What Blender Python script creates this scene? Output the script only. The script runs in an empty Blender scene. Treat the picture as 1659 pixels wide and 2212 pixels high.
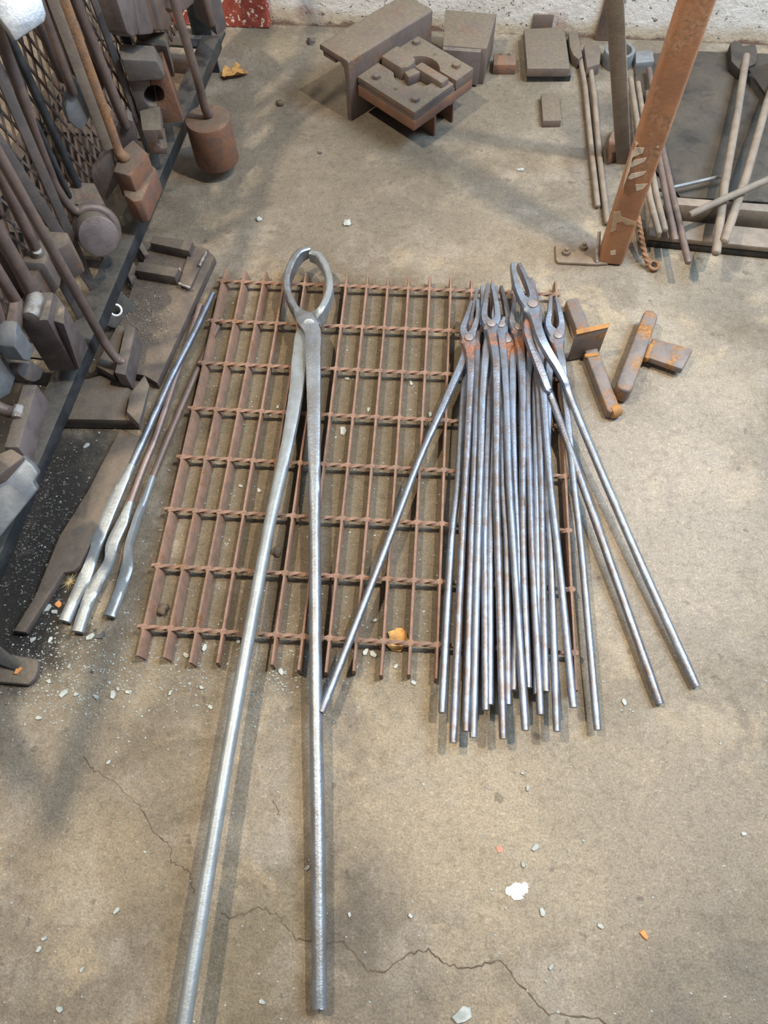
import bpy, bmesh, math, random
from mathutils import Vector, Matrix
from math import sin, cos, pi, radians, sqrt
random.seed(7)
scene = bpy.context.scene
C = scene.collection
# ------------------------------------------------------------------ camera
RW = Matrix(((0.99753923, 0.06824942, -0.01604679), (0.0532539, -0.88645675, -0.45973737), (-0.0456016, 0.45775151, -0.88790993)))
CAM = Vector((0.41071, -0.33978, 1.10992)); FPX = 1600.0
cd = bpy.data.cameras.new('camera'); cam = bpy.data.objects.new('camera', cd); C.objects.link(cam)
cd.sensor_fit = 'HORIZONTAL'; cd.sensor_width = 36; cd.lens = 36 * FPX / 1659; cd.clip_start = 0.01; cd.clip_end = 50
m = Matrix((RW[0], -RW[1], -RW[2])).transposed().to_4x4(); m.translation = CAM; cam.matrix_world = m
scene.camera = cam
# ------------------------------------------------------------------ world, lamps, exposure
w = bpy.data.worlds.new('world'); scene.world = w; w.use_nodes = True
w.node_tree.nodes['Background'].inputs[0].default_value = (0.80, 0.90, 1.0, 1); w.node_tree.nodes['Background'].inputs[1].default_value = 0.11
def lamp(name, loc, target, sx, sy, power, col):
    l = bpy.data.lights.new(name, 'AREA'); l.shape = 'RECTANGLE'; l.size = sx; l.size_y = sy; l.energy = power; l.color = col
    o = bpy.data.objects.new(name, l); C.objects.link(o); o.location = loc
    o.rotation_euler = (Vector(target) - Vector(loc)).to_track_quat('-Z', 'Y').to_euler(); return o
lamp('warm_lamp_a', (-0.60, 0.35, 2.5), (-0.2, 0.40, 0), 0.10, 0.06, 38, (1.0, 0.84, 0.62))
lamp('warm_lamp_b', (1.32, 0.42, 2.5), (1.1, 0.45, 0), 0.10, 0.06, 38, (1.0, 0.84, 0.62))
lamp('cool_tube', (2.0, 0.75, 2.2), (0.6, 0.5, 0), 1.0, 1.0, 62, (0.56, 0.77, 1.0))
vs = scene.view_settings; vs.view_transform = 'Standard'; vs.look = 'None'; vs.gamma = 1; vs.exposure = 0.32; vs.use_curve_mapping = False
# ------------------------------------------------------------------ geometry helpers
def ray(u, v): return RW.transposed() @ Vector(((u - 829.5) / FPX, (v - 1106) / FPX, 1))
def at(u, v, z=0.0):
    d = ray(u, v); return CAM + d * ((z - CAM.z) / d.z)
NR = Vector((1, -.0815, 0)).normalized(); R0 = Vector((-.2005, .228, 0)); TR = Vector((.0815, 1, 0)).normalized()
def rk(u, v, off=0.0):
    d = ray(u, v); return CAM + d * (((R0 + NR * off - CAM).dot(NR)) / d.dot(NR))
def rp(y, off=0.0, z=0.0):                       # point of the rack: along the rail, outwards, up
    p = R0 + TR * (y - .228) + NR * off; p.z = z; return p
def up(P, u, v):
    d = ray(u, v); h = Vector((d.x, d.y)); t = (P - CAM).xy.dot(h) / h.dot(h); return CAM + d * t
def link(name, me, mat, parent=None, origin=None, smooth=35):
    o = bpy.data.objects.new(name, me); C.objects.link(o)
    if origin is not None:
        me.transform(Matrix.Translation(-Vector(origin))); o.location = origin
    if parent is not None:
        q, w0_ = parent, Vector((0, 0, 0))
        while q is not None: w0_ = w0_ + q.location; q = q.parent
        me.transform(Matrix.Translation(-w0_)); o.parent = parent
    me.materials.append(mat)
    if smooth:
        for p in me.polygons: p.use_smooth = True
        me.set_sharp_from_angle(angle=radians(smooth))
    return o
def tag(o, label, cat, group=None, kind=None):
    if label: o['label'] = label
    if cat: o['category'] = cat
    if group: o['group'] = group
    if kind: o['kind'] = kind
    return o
def thing(name, loc, label, cat, group=None):
    o = bpy.data.objects.new(name, None); C.objects.link(o); o.location = loc; o.empty_display_size = .02
    return tag(o, label, cat, group)
def struct(o): o['kind'] = 'structure'; return o
def finish(bm, bev=0.0, seg=2):
    bmesh.ops.recalc_face_normals(bm, faces=bm.faces)
    if bev:
        ed = [e for e in bm.edges if e.is_manifold and e.calc_face_angle(0) > .45]
        bmesh.ops.bevel(bm, geom=ed, offset=bev, segments=seg, profile=.5, affect='EDGES', clamp_overlap=True)
    me = bpy.data.meshes.new('m'); bm.to_mesh(me); bm.free(); return me
def loft(a, b, bev=.0015, seg=2):                # two polygons with as many corners, joined
    bm = bmesh.new(); n = len(a)
    va = [bm.verts.new(p) for p in a]; vb = [bm.verts.new(p) for p in b]
    bm.faces.new(va); bm.faces.new(vb[::-1])
    for i in range(n): bm.faces.new((va[i], vb[i], vb[(i + 1) % n], va[(i + 1) % n]))
    return finish(bm, bev, seg)
def pp(px, z): return [at(u, v, z) for u, v in px]
def slab(px, z1, z0, bev=.0015, seg=2):          # footprint read at height z1, straight down to z0
    a = pp(px, z1); return loft(a, [Vector((p.x, p.y, z0)) for p in a], bev, seg)
def rkslab(px, off, th, bev=.0015):              # outline in a plane along the rack, thickness inwards
    a = [rk(u, v, off) for u, v in px]; return loft(a, [p - NR * th for p in a], bev)
def box(c, sx, sy, sz, rz=0, rx=0, ry=0, bev=.0015, seg=2):
    bm = bmesh.new(); bmesh.ops.create_cube(bm, size=1)
    M = Matrix.Translation(c) @ Matrix.Rotation(rz, 4, 'Z') @ Matrix.Rotation(ry, 4, 'Y') @ Matrix.Rotation(rx, 4, 'X') @ Matrix.Diagonal((sx, sy, sz, 1))
    bmesh.ops.transform(bm, matrix=M, verts=bm.verts); return finish(bm, bev, seg)
def beam(a, b, wd, ht, upv=(0, 0, 1), bev=.001):  # bar from a to b
    return sweep([(a, wd, ht, 9), (b, wd, ht, 9)], upv, 4, diag=True, bev=bev)
def sweep(st, upv=(0, 0, 1), seg=12, diag=False, bev=0, twist=0.0, jig=0.0, endr=0.0):
    """st: (pos, width, height, squareness) stations"""
    bm = bmesh.new(); upv = Vector(upv); rings = []; L = len(st); dist = 0
    for i, s in enumerate(st):
        p = Vector(s[0]); a = Vector(st[max(i - 1, 0)][0]); b = Vector(st[min(i + 1, L - 1)][0])
        t = (b - a).normalized(); sd = t.cross(upv)
        if sd.length < 1e-4: sd = t.cross(Vector((1, 0, 0)))
        sd.normalize(); uu = sd.cross(t)
        if i: dist += (p - Vector(st[i - 1][0])).length
        n = s[3]; ring = []
        for k in range(seg):
            th = 2 * pi * k / seg + (pi / 4 if diag else 0)
            c_, s_ = cos(th), sin(th)
            if diag: x, y = (1 if c_ > 0 else -1), (1 if s_ > 0 else -1)
            else:
                r = (abs(c_) ** n + abs(s_) ** n) ** (-1 / n); x, y = c_ * r, s_ * r
            x *= s[1] / 2; y *= s[2] / 2
            if twist:
                q = twist * dist; x, y = x * cos(q) - y * sin(q), x * sin(q) + y * cos(q)
            ring.append(bm.verts.new(p + sd * (x + random.uniform(-jig, jig)) + uu * (y + random.uniform(-jig, jig))))
        rings.append(ring)
    for i in range(L - 1):
        for k in range(seg): bm.faces.new((rings[i][k], rings[i][(k + 1) % seg], rings[i + 1][(k + 1) % seg], rings[i + 1][k]))
    bm.faces.new(rings[0][::-1]); bm.faces.new(rings[-1]); return finish(bm, bev)
def smoothpath(P, n=8):                          # Catmull-Rom through 3-D points
    P = [Vector(p) for p in P]; Q = [P[0] * 2 - P[1]] + P + [P[-1] * 2 - P[-2]]; out = []
    for i in range(1, len(Q) - 2):
        for k in range(n):
            t = k / n; a, b, c, d = Q[i - 1:i + 3]
            out.append(.5 * ((2 * b) + (c - a) * t + (2 * a - 5 * b + 4 * c - d) * t * t + (3 * b - a - 3 * c + d) * t ** 3))
    out.append(P[-1]); return out
def rod(P, r, seg=12, n=8, jig=0.0, upv=(0, 0, 1), dome=True):
    if len(P) > 2:                               # even out long spans so the curve stays true
        Q = [Vector(P[0])]
        for a, b_ in zip(P, P[1:]):
            a, b_ = Vector(a), Vector(b_); k = max(1, int((b_ - a).length / .03))
            Q += [a.lerp(b_, j / k) for j in range(1, k + 1)]
        P = Q; n = 3
    pts = smoothpath(P, n) if len(P) > 2 else [Vector(P[0]).lerp(Vector(P[1]), k / 10) for k in range(11)]
    st = [(p, 2 * r, 2 * r, 2) for p in pts]
    if dome:
        for end in (0, -1):
            p = pts[end]; d = (p - pts[1 if end == 0 else -2]).normalized()
            for f, q in ((.75, .5), (1.0, .2)) if True else ():
                s = (p + d * r * f * .6, 2 * r * sqrt(max(0.02, 1 - f * f * .93)), 2 * r * sqrt(max(0.02, 1 - f * f * .93)), 2)
                if end == 0: st.insert(0, s)
                else: st.append(s)
    return sweep(st, upv, seg, jig=jig)
def cyl(a, b, r, r2=None, seg=28, bev=.0015):
    r2 = r if r2 is None else r2; a = Vector(a); b = Vector(b); t = (b - a).normalized()
    s = t.orthogonal().normalized(); q = t.cross(s); bm = bmesh.new()
    ra = [bm.verts.new(a + (s * cos(2 * pi * k / seg) + q * sin(2 * pi * k / seg)) * r) for k in range(seg)]
    rb = [bm.verts.new(b + (s * cos(2 * pi * k / seg) + q * sin(2 * pi * k / seg)) * r2) for k in range(seg)]
    bm.faces.new(ra[::-1]); bm.faces.new(rb)
    for k in range(seg): bm.faces.new((ra[k], ra[(k + 1) % seg], rb[(k + 1) % seg], rb[k]))
    return finish(bm, bev)
def ring(c, nrm, ro, ri, th, seg=36, bev=.0012):
    nrm = Vector(nrm).normalized(); s = nrm.orthogonal().normalized(); q = nrm.cross(s); c = Vector(c); bm = bmesh.new(); R_ = []
    for k in range(seg):
        d = s * cos(2 * pi * k / seg) + q * sin(2 * pi * k / seg)
        R_.append([bm.verts.new(c + d * r + nrm * h) for r, h in ((ro, -th / 2), (ro, th / 2), (ri, th / 2), (ri, -th / 2))])
    for k in range(seg):
        for j in range(4): bm.faces.new((R_[k][j], R_[(k + 1) % seg][j], R_[(k + 1) % seg][(j + 1) % 4], R_[k][(j + 1) % 4]))
    return finish(bm, bev)
def merge(*ms):
    bm = bmesh.new()
    for me in ms: bm.from_mesh(me)
    me = bpy.data.meshes.new('m'); bm.to_mesh(me); bm.free(); return me
# ------------------------------------------------------------------ materials
def nodes(name):
    mt = bpy.data.materials.new(name); mt.use_nodes = True; nt = mt.node_tree
    return mt, nt, nt.nodes['Principled BSDF']
class NB:
    def __init__(s, nt): s.nt = nt; s.geo = s.n('ShaderNodeNewGeometry')
    def n(s, t): return s.nt.nodes.new(t)
    def l(s, a, b): s.nt.links.new(a, b)
    def noise(s, scale, detail=5, rough=.6, vec=None, dist=0.0):
        k = s.n('ShaderNodeTexNoise'); k.inputs['Scale'].default_value = scale; k.inputs['Detail'].default_value = detail
        k.inputs['Roughness'].default_value = rough; k.inputs['Distortion'].default_value = dist
        s.l(vec or s.geo.outputs['Position'], k.inputs['Vector']); return k.outputs['Fac']
    def step(s, x, a, b):
        k = s.n('ShaderNodeMapRange'); k.interpolation_type = 'SMOOTHSTEP'; s.l(x, k.inputs[0])
        k.inputs[1].default_value = a; k.inputs[2].default_value = b; return k.outputs[0]
    def mix(s, f, a, b, blend='MIX'):
        k = s.n('ShaderNodeMix'); k.data_type = 'RGBA'; k.blend_type = blend
        for i, x in ((0, f), (6, a), (7, b)):
            if isinstance(x, (int, float)): k.inputs[i].default_value = x
            elif isinstance(x, tuple): k.inputs[i].default_value = (*x[:3], 1)
            else: s.l(x, k.inputs[i])
        return k.outputs[2]
    def math(s, op, a, b=0.0):
        k = s.n('ShaderNodeMath'); k.operation = op
        for i, x in ((0, a), (1, b)):
            if isinstance(x, (int, float)): k.inputs[i].default_value = x
            else: s.l(x, k.inputs[i])
        return k.outputs[0]
    def bump(s, h, st, dist, bs):
        k = s.n('ShaderNodeBump'); k.inputs['Strength'].default_value = st; k.inputs['Distance'].default_value = dist
        s.l(h, k.inputs['Height']); s.l(k.outputs[0], bs.inputs['Normal'])
def steel(name, base, var, rust=None, ra=.5, dust=0.0, rough=.5, metal=.5, sc=30, bump=.3, rs=14, dustc=(.150, .126, .096), vs_=(.40, .62), scorch=0.0):
    mt, nt, bs = nodes(name); b = NB(nt)
    col = b.mix(b.step(b.noise(sc, 6, .65), *vs_), base, var)
    met = metal
    if rust:
        nz = b.noise(rs, 7, .7, dist=.4)
        if scorch:
            an = b.n('ShaderNodeAttribute'); an.attribute_name = 'scorch'; nz = b.math('ADD', nz, b.math('MULTIPLY', an.outputs['Fac'], scorch))
        f = b.step(nz, 1 - ra - .08, 1 - ra + .10)
        rc = b.mix(b.step(b.noise(rs * 9, 4), .35, .65), rust, tuple(c * .55 for c in rust))
        col = b.mix(f, col, rc); met = b.math('MULTIPLY', b.math('SUBTRACT', 1.0, f), metal)
    if dust:
        sp = b.n('ShaderNodeSeparateXYZ'); b.l(b.geo.outputs['Normal'], sp.inputs[0])
        d = b.math('MULTIPLY', b.step(sp.outputs[2], .55, .92), b.step(b.noise(22, 6), .25, .55))
        d = b.math('MULTIPLY', d, dust)
        col = b.mix(d, col, b.mix(b.step(b.noise(160, 4), .35, .7), dustc, tuple(c * 1.35 for c in dustc)))
        rr = b.math('ADD', b.math('MULTIPLY', d, .9 - rough), rough); b.l(rr, bs.inputs['Roughness'])
        met = b.math('MULTIPLY', b.math('SUBTRACT', 1.0, d), met)
    else: bs.inputs['Roughness'].default_value = rough
    b.l(col, bs.inputs['Base Color'])
    if isinstance(met, float) or isinstance(met, int): bs.inputs['Metallic'].default_value = met
    else: b.l(met, bs.inputs['Metallic'])
    if bump: b.bump(b.noise(sc * 7, 5, .7), bump, .0015, bs)
    return mt
def flat(name, col, rough=.7, var=.25, sc=60, metal=0.0):
    mt, nt, bs = nodes(name); b = NB(nt)
    b.l(b.mix(b.step(b.noise(sc, 4), .3, .7), tuple(c * (1 - var) for c in col), tuple(min(1, c * (1 + var)) for c in col)), bs.inputs['Base Color'])
    bs.inputs['Roughness'].default_value = rough; bs.inputs['Metallic'].default_value = metal; return mt
ORANGE = (.42, .17, .065)
M_GRATE = steel('rusty grating', (.34, .205, .15), (.25, .165, .125), (.34, .17, .075), .40, 0, .8, .05, 60, .5, 40)
M_TONG = steel('heat tinted tong steel', (.25, .28, .345), (.215, .185, .18), (.42, .18, .10), .16, 0, .32, .72, 38, .45, 24, scorch=.46)
M_TONGB = steel('blue tong steel', (.29, .345, .44), (.255, .26, .295), (.42, .19, .11), .12, 0, .32, .70, 42, .45, 24, scorch=.42)
M_RIVET = steel('rivet steel', (.34, .30, .30), (.27, .235, .23), None, 0, 0, .5, .5, 60, .3)
M_JOINT = steel('reddened tong joint', (.38, .33, .33), (.36, .40, .45), (.46, .19, .11), .50, 0, .5, .35, 40, .35, 26)
M_BIG = steel('big tong steel', (.32, .36, .42), (.27, .275, .29), (.35, .26, .23), .15, 0, .36, .68, 30, .4, 8)
M_BIGJ = steel('big tong jaw steel', (.37, .42, .46), (.31, .335, .355), (.38, .30, .28), .18, 0, .42, .45, 26, .35, 14)
M_DARK = steel('dark forged steel', (.16, .145, .145), (.22, .19, .18), (.23, .15, .10), .35, .75, .6, .35, 26, .4, 18)
M_DUSTY = steel('dusty brown steel', (.20, .155, .135), (.15, .125, .12), (.26, .14, .08), .40, .92, .7, .25, 24, .4, 16)
M_PURPLE = steel('purplish grey steel', (.22, .19, .195), (.16, .135, .135), (.30, .17, .10), .28, .8, .5, .45, 30, .35, 14)
M_RUST = steel('orange rust steel', (.25, .125, .075), (.17, .105, .085), (.34, .15, .06), .36, .7, .85, .05, 30, .7, 30)
M_HANDLE = steel('brown handle rod', (.23, .17, .15), (.17, .135, .125), (.28, .165, .11), .35, 0, .55, .35, 30, .35, 20)
M_HRUST = steel('rusted handle rod', (.32, .18, .10), (.22, .14, .10), (.40, .20, .09), .45, 0, .8, .1, 40, .6, 30)
M_BLACK = steel('blue black painted steel', (.035, .042, .05), (.065, .072, .082), (.10, .085, .075), .3, .45, .45, .3, 26, .3, 12, (.20, .17, .13))
M_SHINY = steel('bright worn face steel', (.62, .66, .70), (.45, .47, .52), (.45, .33, .30), .22, 0, .38, .6, 40, .3, 16)
M_WELD = steel('weld bead', (.50, .50, .50), (.32, .28, .24), None, 0, 0, .3, .8, 90, .8)
M_POST = steel('rusty post', (.52, .255, .135), (.40, .20, .115), (.58, .33, .20), .45, 0, .75, .05, 12, .35, 16)
M_WEATH = steel('weathered brown plate', (.12, .10, .095), (.165, .135, .12), (.20, .125, .08), .3, .5, .7, .2, 22, .5, 10, (.17, .135, .095))
M_TEE = steel('rusty welded bar', (.24, .20, .185), (.18, .165, .165), (.42, .20, .06), .45, 0, .6, .25, 40, .35, 20)
M_TEEO = steel('orange end of welded bar', (.47, .225, .065), (.32, .17, .07), (.24, .17, .12), .35, 0, .75, .1, 40, .4, 24)
M_TAN = steel('tan dusty rod', (.30, .25, .20), (.24, .195, .16), (.30, .20, .14), .3, 0, .75, .15, 30, .4, 14)
M_GREYB = steel('blue grey steel', (.32, .35, .38), (.24, .26, .29), (.28, .24, .2), .2, .3, .5, .5, 30, .3)
M_SOOT = steel('sooty sheet', (.035, .033, .033), (.065, .058, .052), (.11, .09, .07), .36, .25, .75, .15, 9, .4, 7, (.17, .14, .10))
M_CHIP = flat('scale flake', (.42, .46, .45), .55, .25)
M_CHIPD = flat('dark scale flake', (.10, .10, .105), .6, .3)
M_SMEAR = flat('smeared primer', (.66, .56, .46), .85, .2)
M_WHITE = flat('white paint', (.86, .87, .86), .8, .06)
M_ORCHIP = flat('orange paint chip', (.72, .30, .10), .7, .15)
M_PINK = flat('faded red paint', (.62, .30, .22), .85, .12)
M_LEAF = flat('dry leaf', (.48, .26, .08), .75, .45, 90)
M_STRAW = flat('dry straw', (.55, .44, .24), .8, .25)
M_CRACK = flat('crack dirt', (.12, .095, .07), .95, .3)
# ---- floor
def floor_material():
    mt, nt, bs = nodes('worn concrete'); b = NB(nt)
    big = b.noise(2.6, 6, .62, dist=.3); mid = b.noise(9, 7, .66, dist=.2); fine = b.noise(70, 6, .7); grit = b.noise(330, 4, .7)
    c = b.mix(b.step(big, .38, .64), (.215, .182, .142), (.365, .312, .24))
    c = b.mix(b.math('MULTIPLY', b.step(mid, .46, .64), .65), c, (.40, .355, .30))
    c = b.mix(b.math('MULTIPLY', b.step(b.noise(4.5, 7, .66, dist=.5), .49, .62), .62), c, (.175, .142, .102))
    c = b.mix(b.math('MULTIPLY', b.step(b.noise(7.5, 7, .66, dist=.4), .53, .64), .6), c, (.47, .385, .265))
    # oil, soot, rust dirt, dark and pale patches, painted rack shade: place, radius, strength, colour
    def blob(u, v, rx, ry, st, colr, soft=.75):
        nonlocal c
        p = at(u, v)
        vm = b.n('ShaderNodeVectorMath'); vm.operation = 'SUBTRACT'; b.l(b.geo.outputs['Position'], vm.inputs[0]); vm.inputs[1].default_value = p
        v2 = b.n('ShaderNodeVectorMath'); v2.operation = 'MULTIPLY'; b.l(vm.outputs[0], v2.inputs[0]); v2.inputs[1].default_value = (1 / rx, 1 / ry, 0)
        v3 = b.n('ShaderNodeVectorMath'); v3.operation = 'LENGTH'; b.l(v2.outputs[0], v3.inputs[0])
        r = b.math('ADD', v3.outputs['Value'], b.math('MULTIPLY', b.math('SUBTRACT', mid, .5), 1.5))
        c = b.mix(b.math('MULTIPLY', b.step(r, 1.0, 1 - soft), st), c, colr)
    OIL = (.10, .085, .07)
    blob(680, 820, .40, .34, .80, (.165, .132, .088), .4); blob(760, 1150, .42, .34, .74, (.175, .142, .096), .45); blob(350, 1380, .22, .20, .45, (.17, .14, .10))
    blob(620, 330, .55, .22, .55, (.21, .19, .16)); blob(780, 450, .6, .22, .6, (.21, .185, .15)); blob(880, 200, .8, .42, .8, (.185, .160, .124))
    blob(1290, 330, .10, .30, .55, (.18, .165, .15)); blob(1500, 330, .3, .3, .80, (.085, .078, .07)); blob(1540, 620, .30, .10, .35, (.22, .20, .17))
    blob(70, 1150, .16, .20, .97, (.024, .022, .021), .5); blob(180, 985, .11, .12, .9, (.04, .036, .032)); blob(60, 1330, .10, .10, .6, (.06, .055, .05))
    blob(230, 700, .14, .30, .9, (.05, .043, .035)); blob(270, 330, .10, .45, .85, (.05, .045, .04))  # soot and the shade under the rack, painted as one dark tone
    for q in ((30, 640), (60, 460), (140, 330), (-60, 820), (210, 480), (-120, 600), (20, 960), (-40, 1250), (60, 1250)): blob(*q, .17, .22, .93, (.022, .020, .019), .6)  # same mix of soot and painted shade, below and behind the mesh
    blob(770, 1950, .10, .12, .68, OIL); blob(540, 2090, .10, .15, .6, (.17, .135, .08)); blob(310, 1800, .09, .18, .55, (.19, .15, .10)); blob(1470, 1850, .18, .20, .68, (.17, .145, .125)); blob(1540, 2160, .2, .16, .65, (.15, .135, .12)); blob(900, 2180, .12, .1, .5, (.18, .155, .13))
    blob(1250, 1780, .35, .3, .25, (.48, .39, .27)); blob(1450, 1100, .27, .38, .60, (.47, .415, .355)); blob(1250, 1750, .4, .3, .4, (.44, .38, .30)); blob(950, 1750, .25, .2, .3, (.54, .44, .31)); blob(180, 1880, .14, .12, .25, (.50, .41, .28)); blob(560, 100, .25, .08, .35, (.36, .31, .21))
    # grain over everything: sand, pits and pale specks, in proportion to what lies under them
    c = b.mix(b.math('MULTIPLY', b.step(fine, .47, .66), .34), c, b.mix(1.0, c, (.42, .40, .38), 'MULTIPLY'))
    c = b.mix(b.math('MULTIPLY', b.step(b.noise(150, 5, .72), .54, .63), .42), c, b.mix(1.0, c, (1.65, 1.6, 1.5), 'MULTIPLY'))
    c = b.mix(b.math('MULTIPLY', b.step(grit, .46, .58), .42), c, b.mix(1.0, c, (.45, .43, .41), 'MULTIPLY'))
    c = b.mix(b.math('MULTIPLY', b.step(b.noise(36, 3, .5), .67, .72), .5), c, (.09, .075, .06))
    c = b.mix(b.math('MULTIPLY', b.step(b.noise(22, 6, .7, dist=1.0), .60, .68), .30), c, b.mix(1.0, c, (.55, .5, .45), 'MULTIPLY'))
    b.l(c, bs.inputs['Base Color'])
    rg = b.n('ShaderNodeMapRange'); b.l(big, rg.inputs[0]); rg.inputs[1].default_value = .3; rg.inputs[2].default_value = .7; rg.inputs[3].default_value = .62; rg.inputs[4].default_value = .86
    b.l(rg.outputs[0], bs.inputs['Roughness'])
    hh = b.math('ADD', b.math('MULTIPLY', fine, .9), b.math('ADD', b.math('MULTIPLY', grit, .5), b.math('MULTIPLY', mid, .8)))
    b.bump(hh, .6, .004, bs); return mt
def wall_material():
    mt, nt, bs = nodes('pitted white wall'); b = NB(nt)
    sp = b.n('ShaderNodeSeparateXYZ'); b.l(b.geo.outputs['Position'], sp.inputs[0])
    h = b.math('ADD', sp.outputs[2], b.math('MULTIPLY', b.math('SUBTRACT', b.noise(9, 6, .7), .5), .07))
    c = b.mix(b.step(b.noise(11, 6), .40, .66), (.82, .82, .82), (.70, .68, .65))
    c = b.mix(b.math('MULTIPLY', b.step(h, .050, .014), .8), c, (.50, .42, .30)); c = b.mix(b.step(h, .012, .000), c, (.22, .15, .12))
    c = b.mix(b.math('MULTIPLY', b.step(b.noise(5, 4), .55, .68), b.step(h, .07, .03)), c, (.40, .22, .19))
    pit = b.step(b.noise(85, 3, .6), .62, .69); c = b.mix(pit, c, (.20, .17, .15))
    b.l(c, bs.inputs['Base Color']); bs.inputs['Roughness'].default_value = .85
    b.bump(b.math('SUBTRACT', b.noise(60, 6, .7), b.math('MULTIPLY', pit, .6)), .7, .006, bs); return mt
def red_material():
    mt, nt, bs = nodes('red painted brick with splashes'); b = NB(nt)
    c = b.mix(b.step(b.noise(30, 5), .4, .6), (.30, .055, .040), (.38, .09, .06))
    c = b.mix(b.step(b.noise(95, 4, .6), .585, .63), c, (.85, .78, .66))
    b.l(c, bs.inputs['Base Color']); bs.inputs['Roughness'].default_value = .7; b.bump(b.noise(90, 5), .3, .003, bs); return mt
# ------------------------------------------------------------------ setting
bm = bmesh.new(); bmesh.ops.create_grid(bm, x_segments=2, y_segments=2, size=1)
bmesh.ops.transform(bm, matrix=Matrix.Translation((.4, .3, 0)) @ Matrix.Diagonal((2.6, 2.2, 1, 1)), verts=bm.verts)
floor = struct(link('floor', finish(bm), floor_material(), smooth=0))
WA, WB = Vector((-1.6, 1.672, 0)), Vector((2.6, 1.542, 0))
wt = (WB - WA).normalized(); wn = Vector((-wt.y, wt.x, 0))
wall = struct(link('wall_back', loft([WA, WB, WB + wn * .2, WA + wn * .2], [p + Vector((0, 0, 1.6)) for p in (WA, WB, WB + wn * .2, WA + wn * .2)], 0), wall_material(), smooth=0))
rb = at(583, 63); rl = Vector((rb.x - .42, rb.y + .012, 0))
red = struct(link('trim_1', loft([rl, Vector((rb.x, rb.y, 0)), Vector((rb.x + .003, rb.y + .06, 0)), Vector((rl.x, rl.y + .06, 0))], [Vector((p.x, p.y, .9)) for p in (rl, rb, rb + Vector((.003, .06, 0)), rl + Vector((0, .06, 0)))], .004), red_material(), smooth=0))
red['label'] = 'red painted pier with white paint splashes at the foot of the wall'
def crack(px, wd):
    P = [at(u, v, .0006) for u, v in px]; Q = []
    for a, b_ in zip(P, P[1:]):
        for k in range(7):
            t = k / 7; Q.append(a.lerp(b_, t) + Vector((random.uniform(-1, 1), random.uniform(-1, 1), 0)) * .0021)
    Q.append(P[-1]); bm = bmesh.new(); row = []
    for i, p in enumerate(Q):
        d = (Q[min(i + 1, len(Q) - 1)] - Q[max(i - 1, 0)]).normalized(); s = Vector((-d.y, d.x, 0)) * wd * random.uniform(.25, 1) * .5
        row.append((bm.verts.new(p + s), bm.verts.new(p - s)))
    for a, b_ in zip(row, row[1:]): bm.faces.new((a[0], a[1], b_[1], b_[0]))
    return finish(bm)
for px, wd in (([(182, 1632), (205, 1665), (250, 1690), (300, 1740), (335, 1800), (368, 1830), (372, 1862), (410, 1885), (418, 1930)], .0015),
               ([(478, 1975), (505, 1983), (560, 1960), (600, 1978), (640, 2030), (700, 2036), (745, 2032), (795, 2098), (830, 2100), (880, 2060), (925, 2052), (965, 2082), (1010, 2092), (1080, 2072), (1120, 2120), (1185, 2190), (1290, 2200), (1350, 2225)], .0026),
               ([(588, 1728), (606, 1760)], .002)):
    link('crack', crack(px, wd), M_CRACK, floor, smooth=0)
# ------------------------------------------------------------------ grating
GP, GR, GZ = .041, .1021, .026
g = thing('floor_grating', (8 * GP, 3.5 * GR, 0), 'large rusty steel floor grating lying flat under the tongs', 'grating')
wj = None
for i in range(17):
    y1 = 7 * GR + random.uniform(.026, .034); y0 = -.050 + random.uniform(-.006, .006); lean = radians({0: -14, 1: -11, 2: -8, 3: 5}.get(i, random.uniform(-2, 2)))
    me = sweep([((i * GP - sin(lean) * .0125, y0 + (y1 - y0) * k / 14, GZ / 2), .0058, GZ - .001, 7) for k in range(15)], (sin(lean), 0, cos(lean)), 12, jig=.0003)
    link('bar', me, M_GRATE, g, smooth=50)
for j in range(8):
    y = (7 - j) * GR
    me = sweep([((-.010 + (16 * GP + .016) * k / 130, y, GZ - .0035), .0058, .0058, 7) for k in range(131)], (0, 0, 1), 4, diag=True, twist=75)
    link('cross_rod', me, M_GRATE, g, smooth=50)
    for i in range(17):
        if wj is None: wj = box((0, 0, 0), .010, .010, .005, rz=.2, bev=.0014, seg=1); wj.materials.append(M_GRATE)
        o = bpy.data.objects.new('weld', wj); C.objects.link(o); o.parent = g; o.location = Vector((i * GP, y, GZ - .0028)) - g.location
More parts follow.
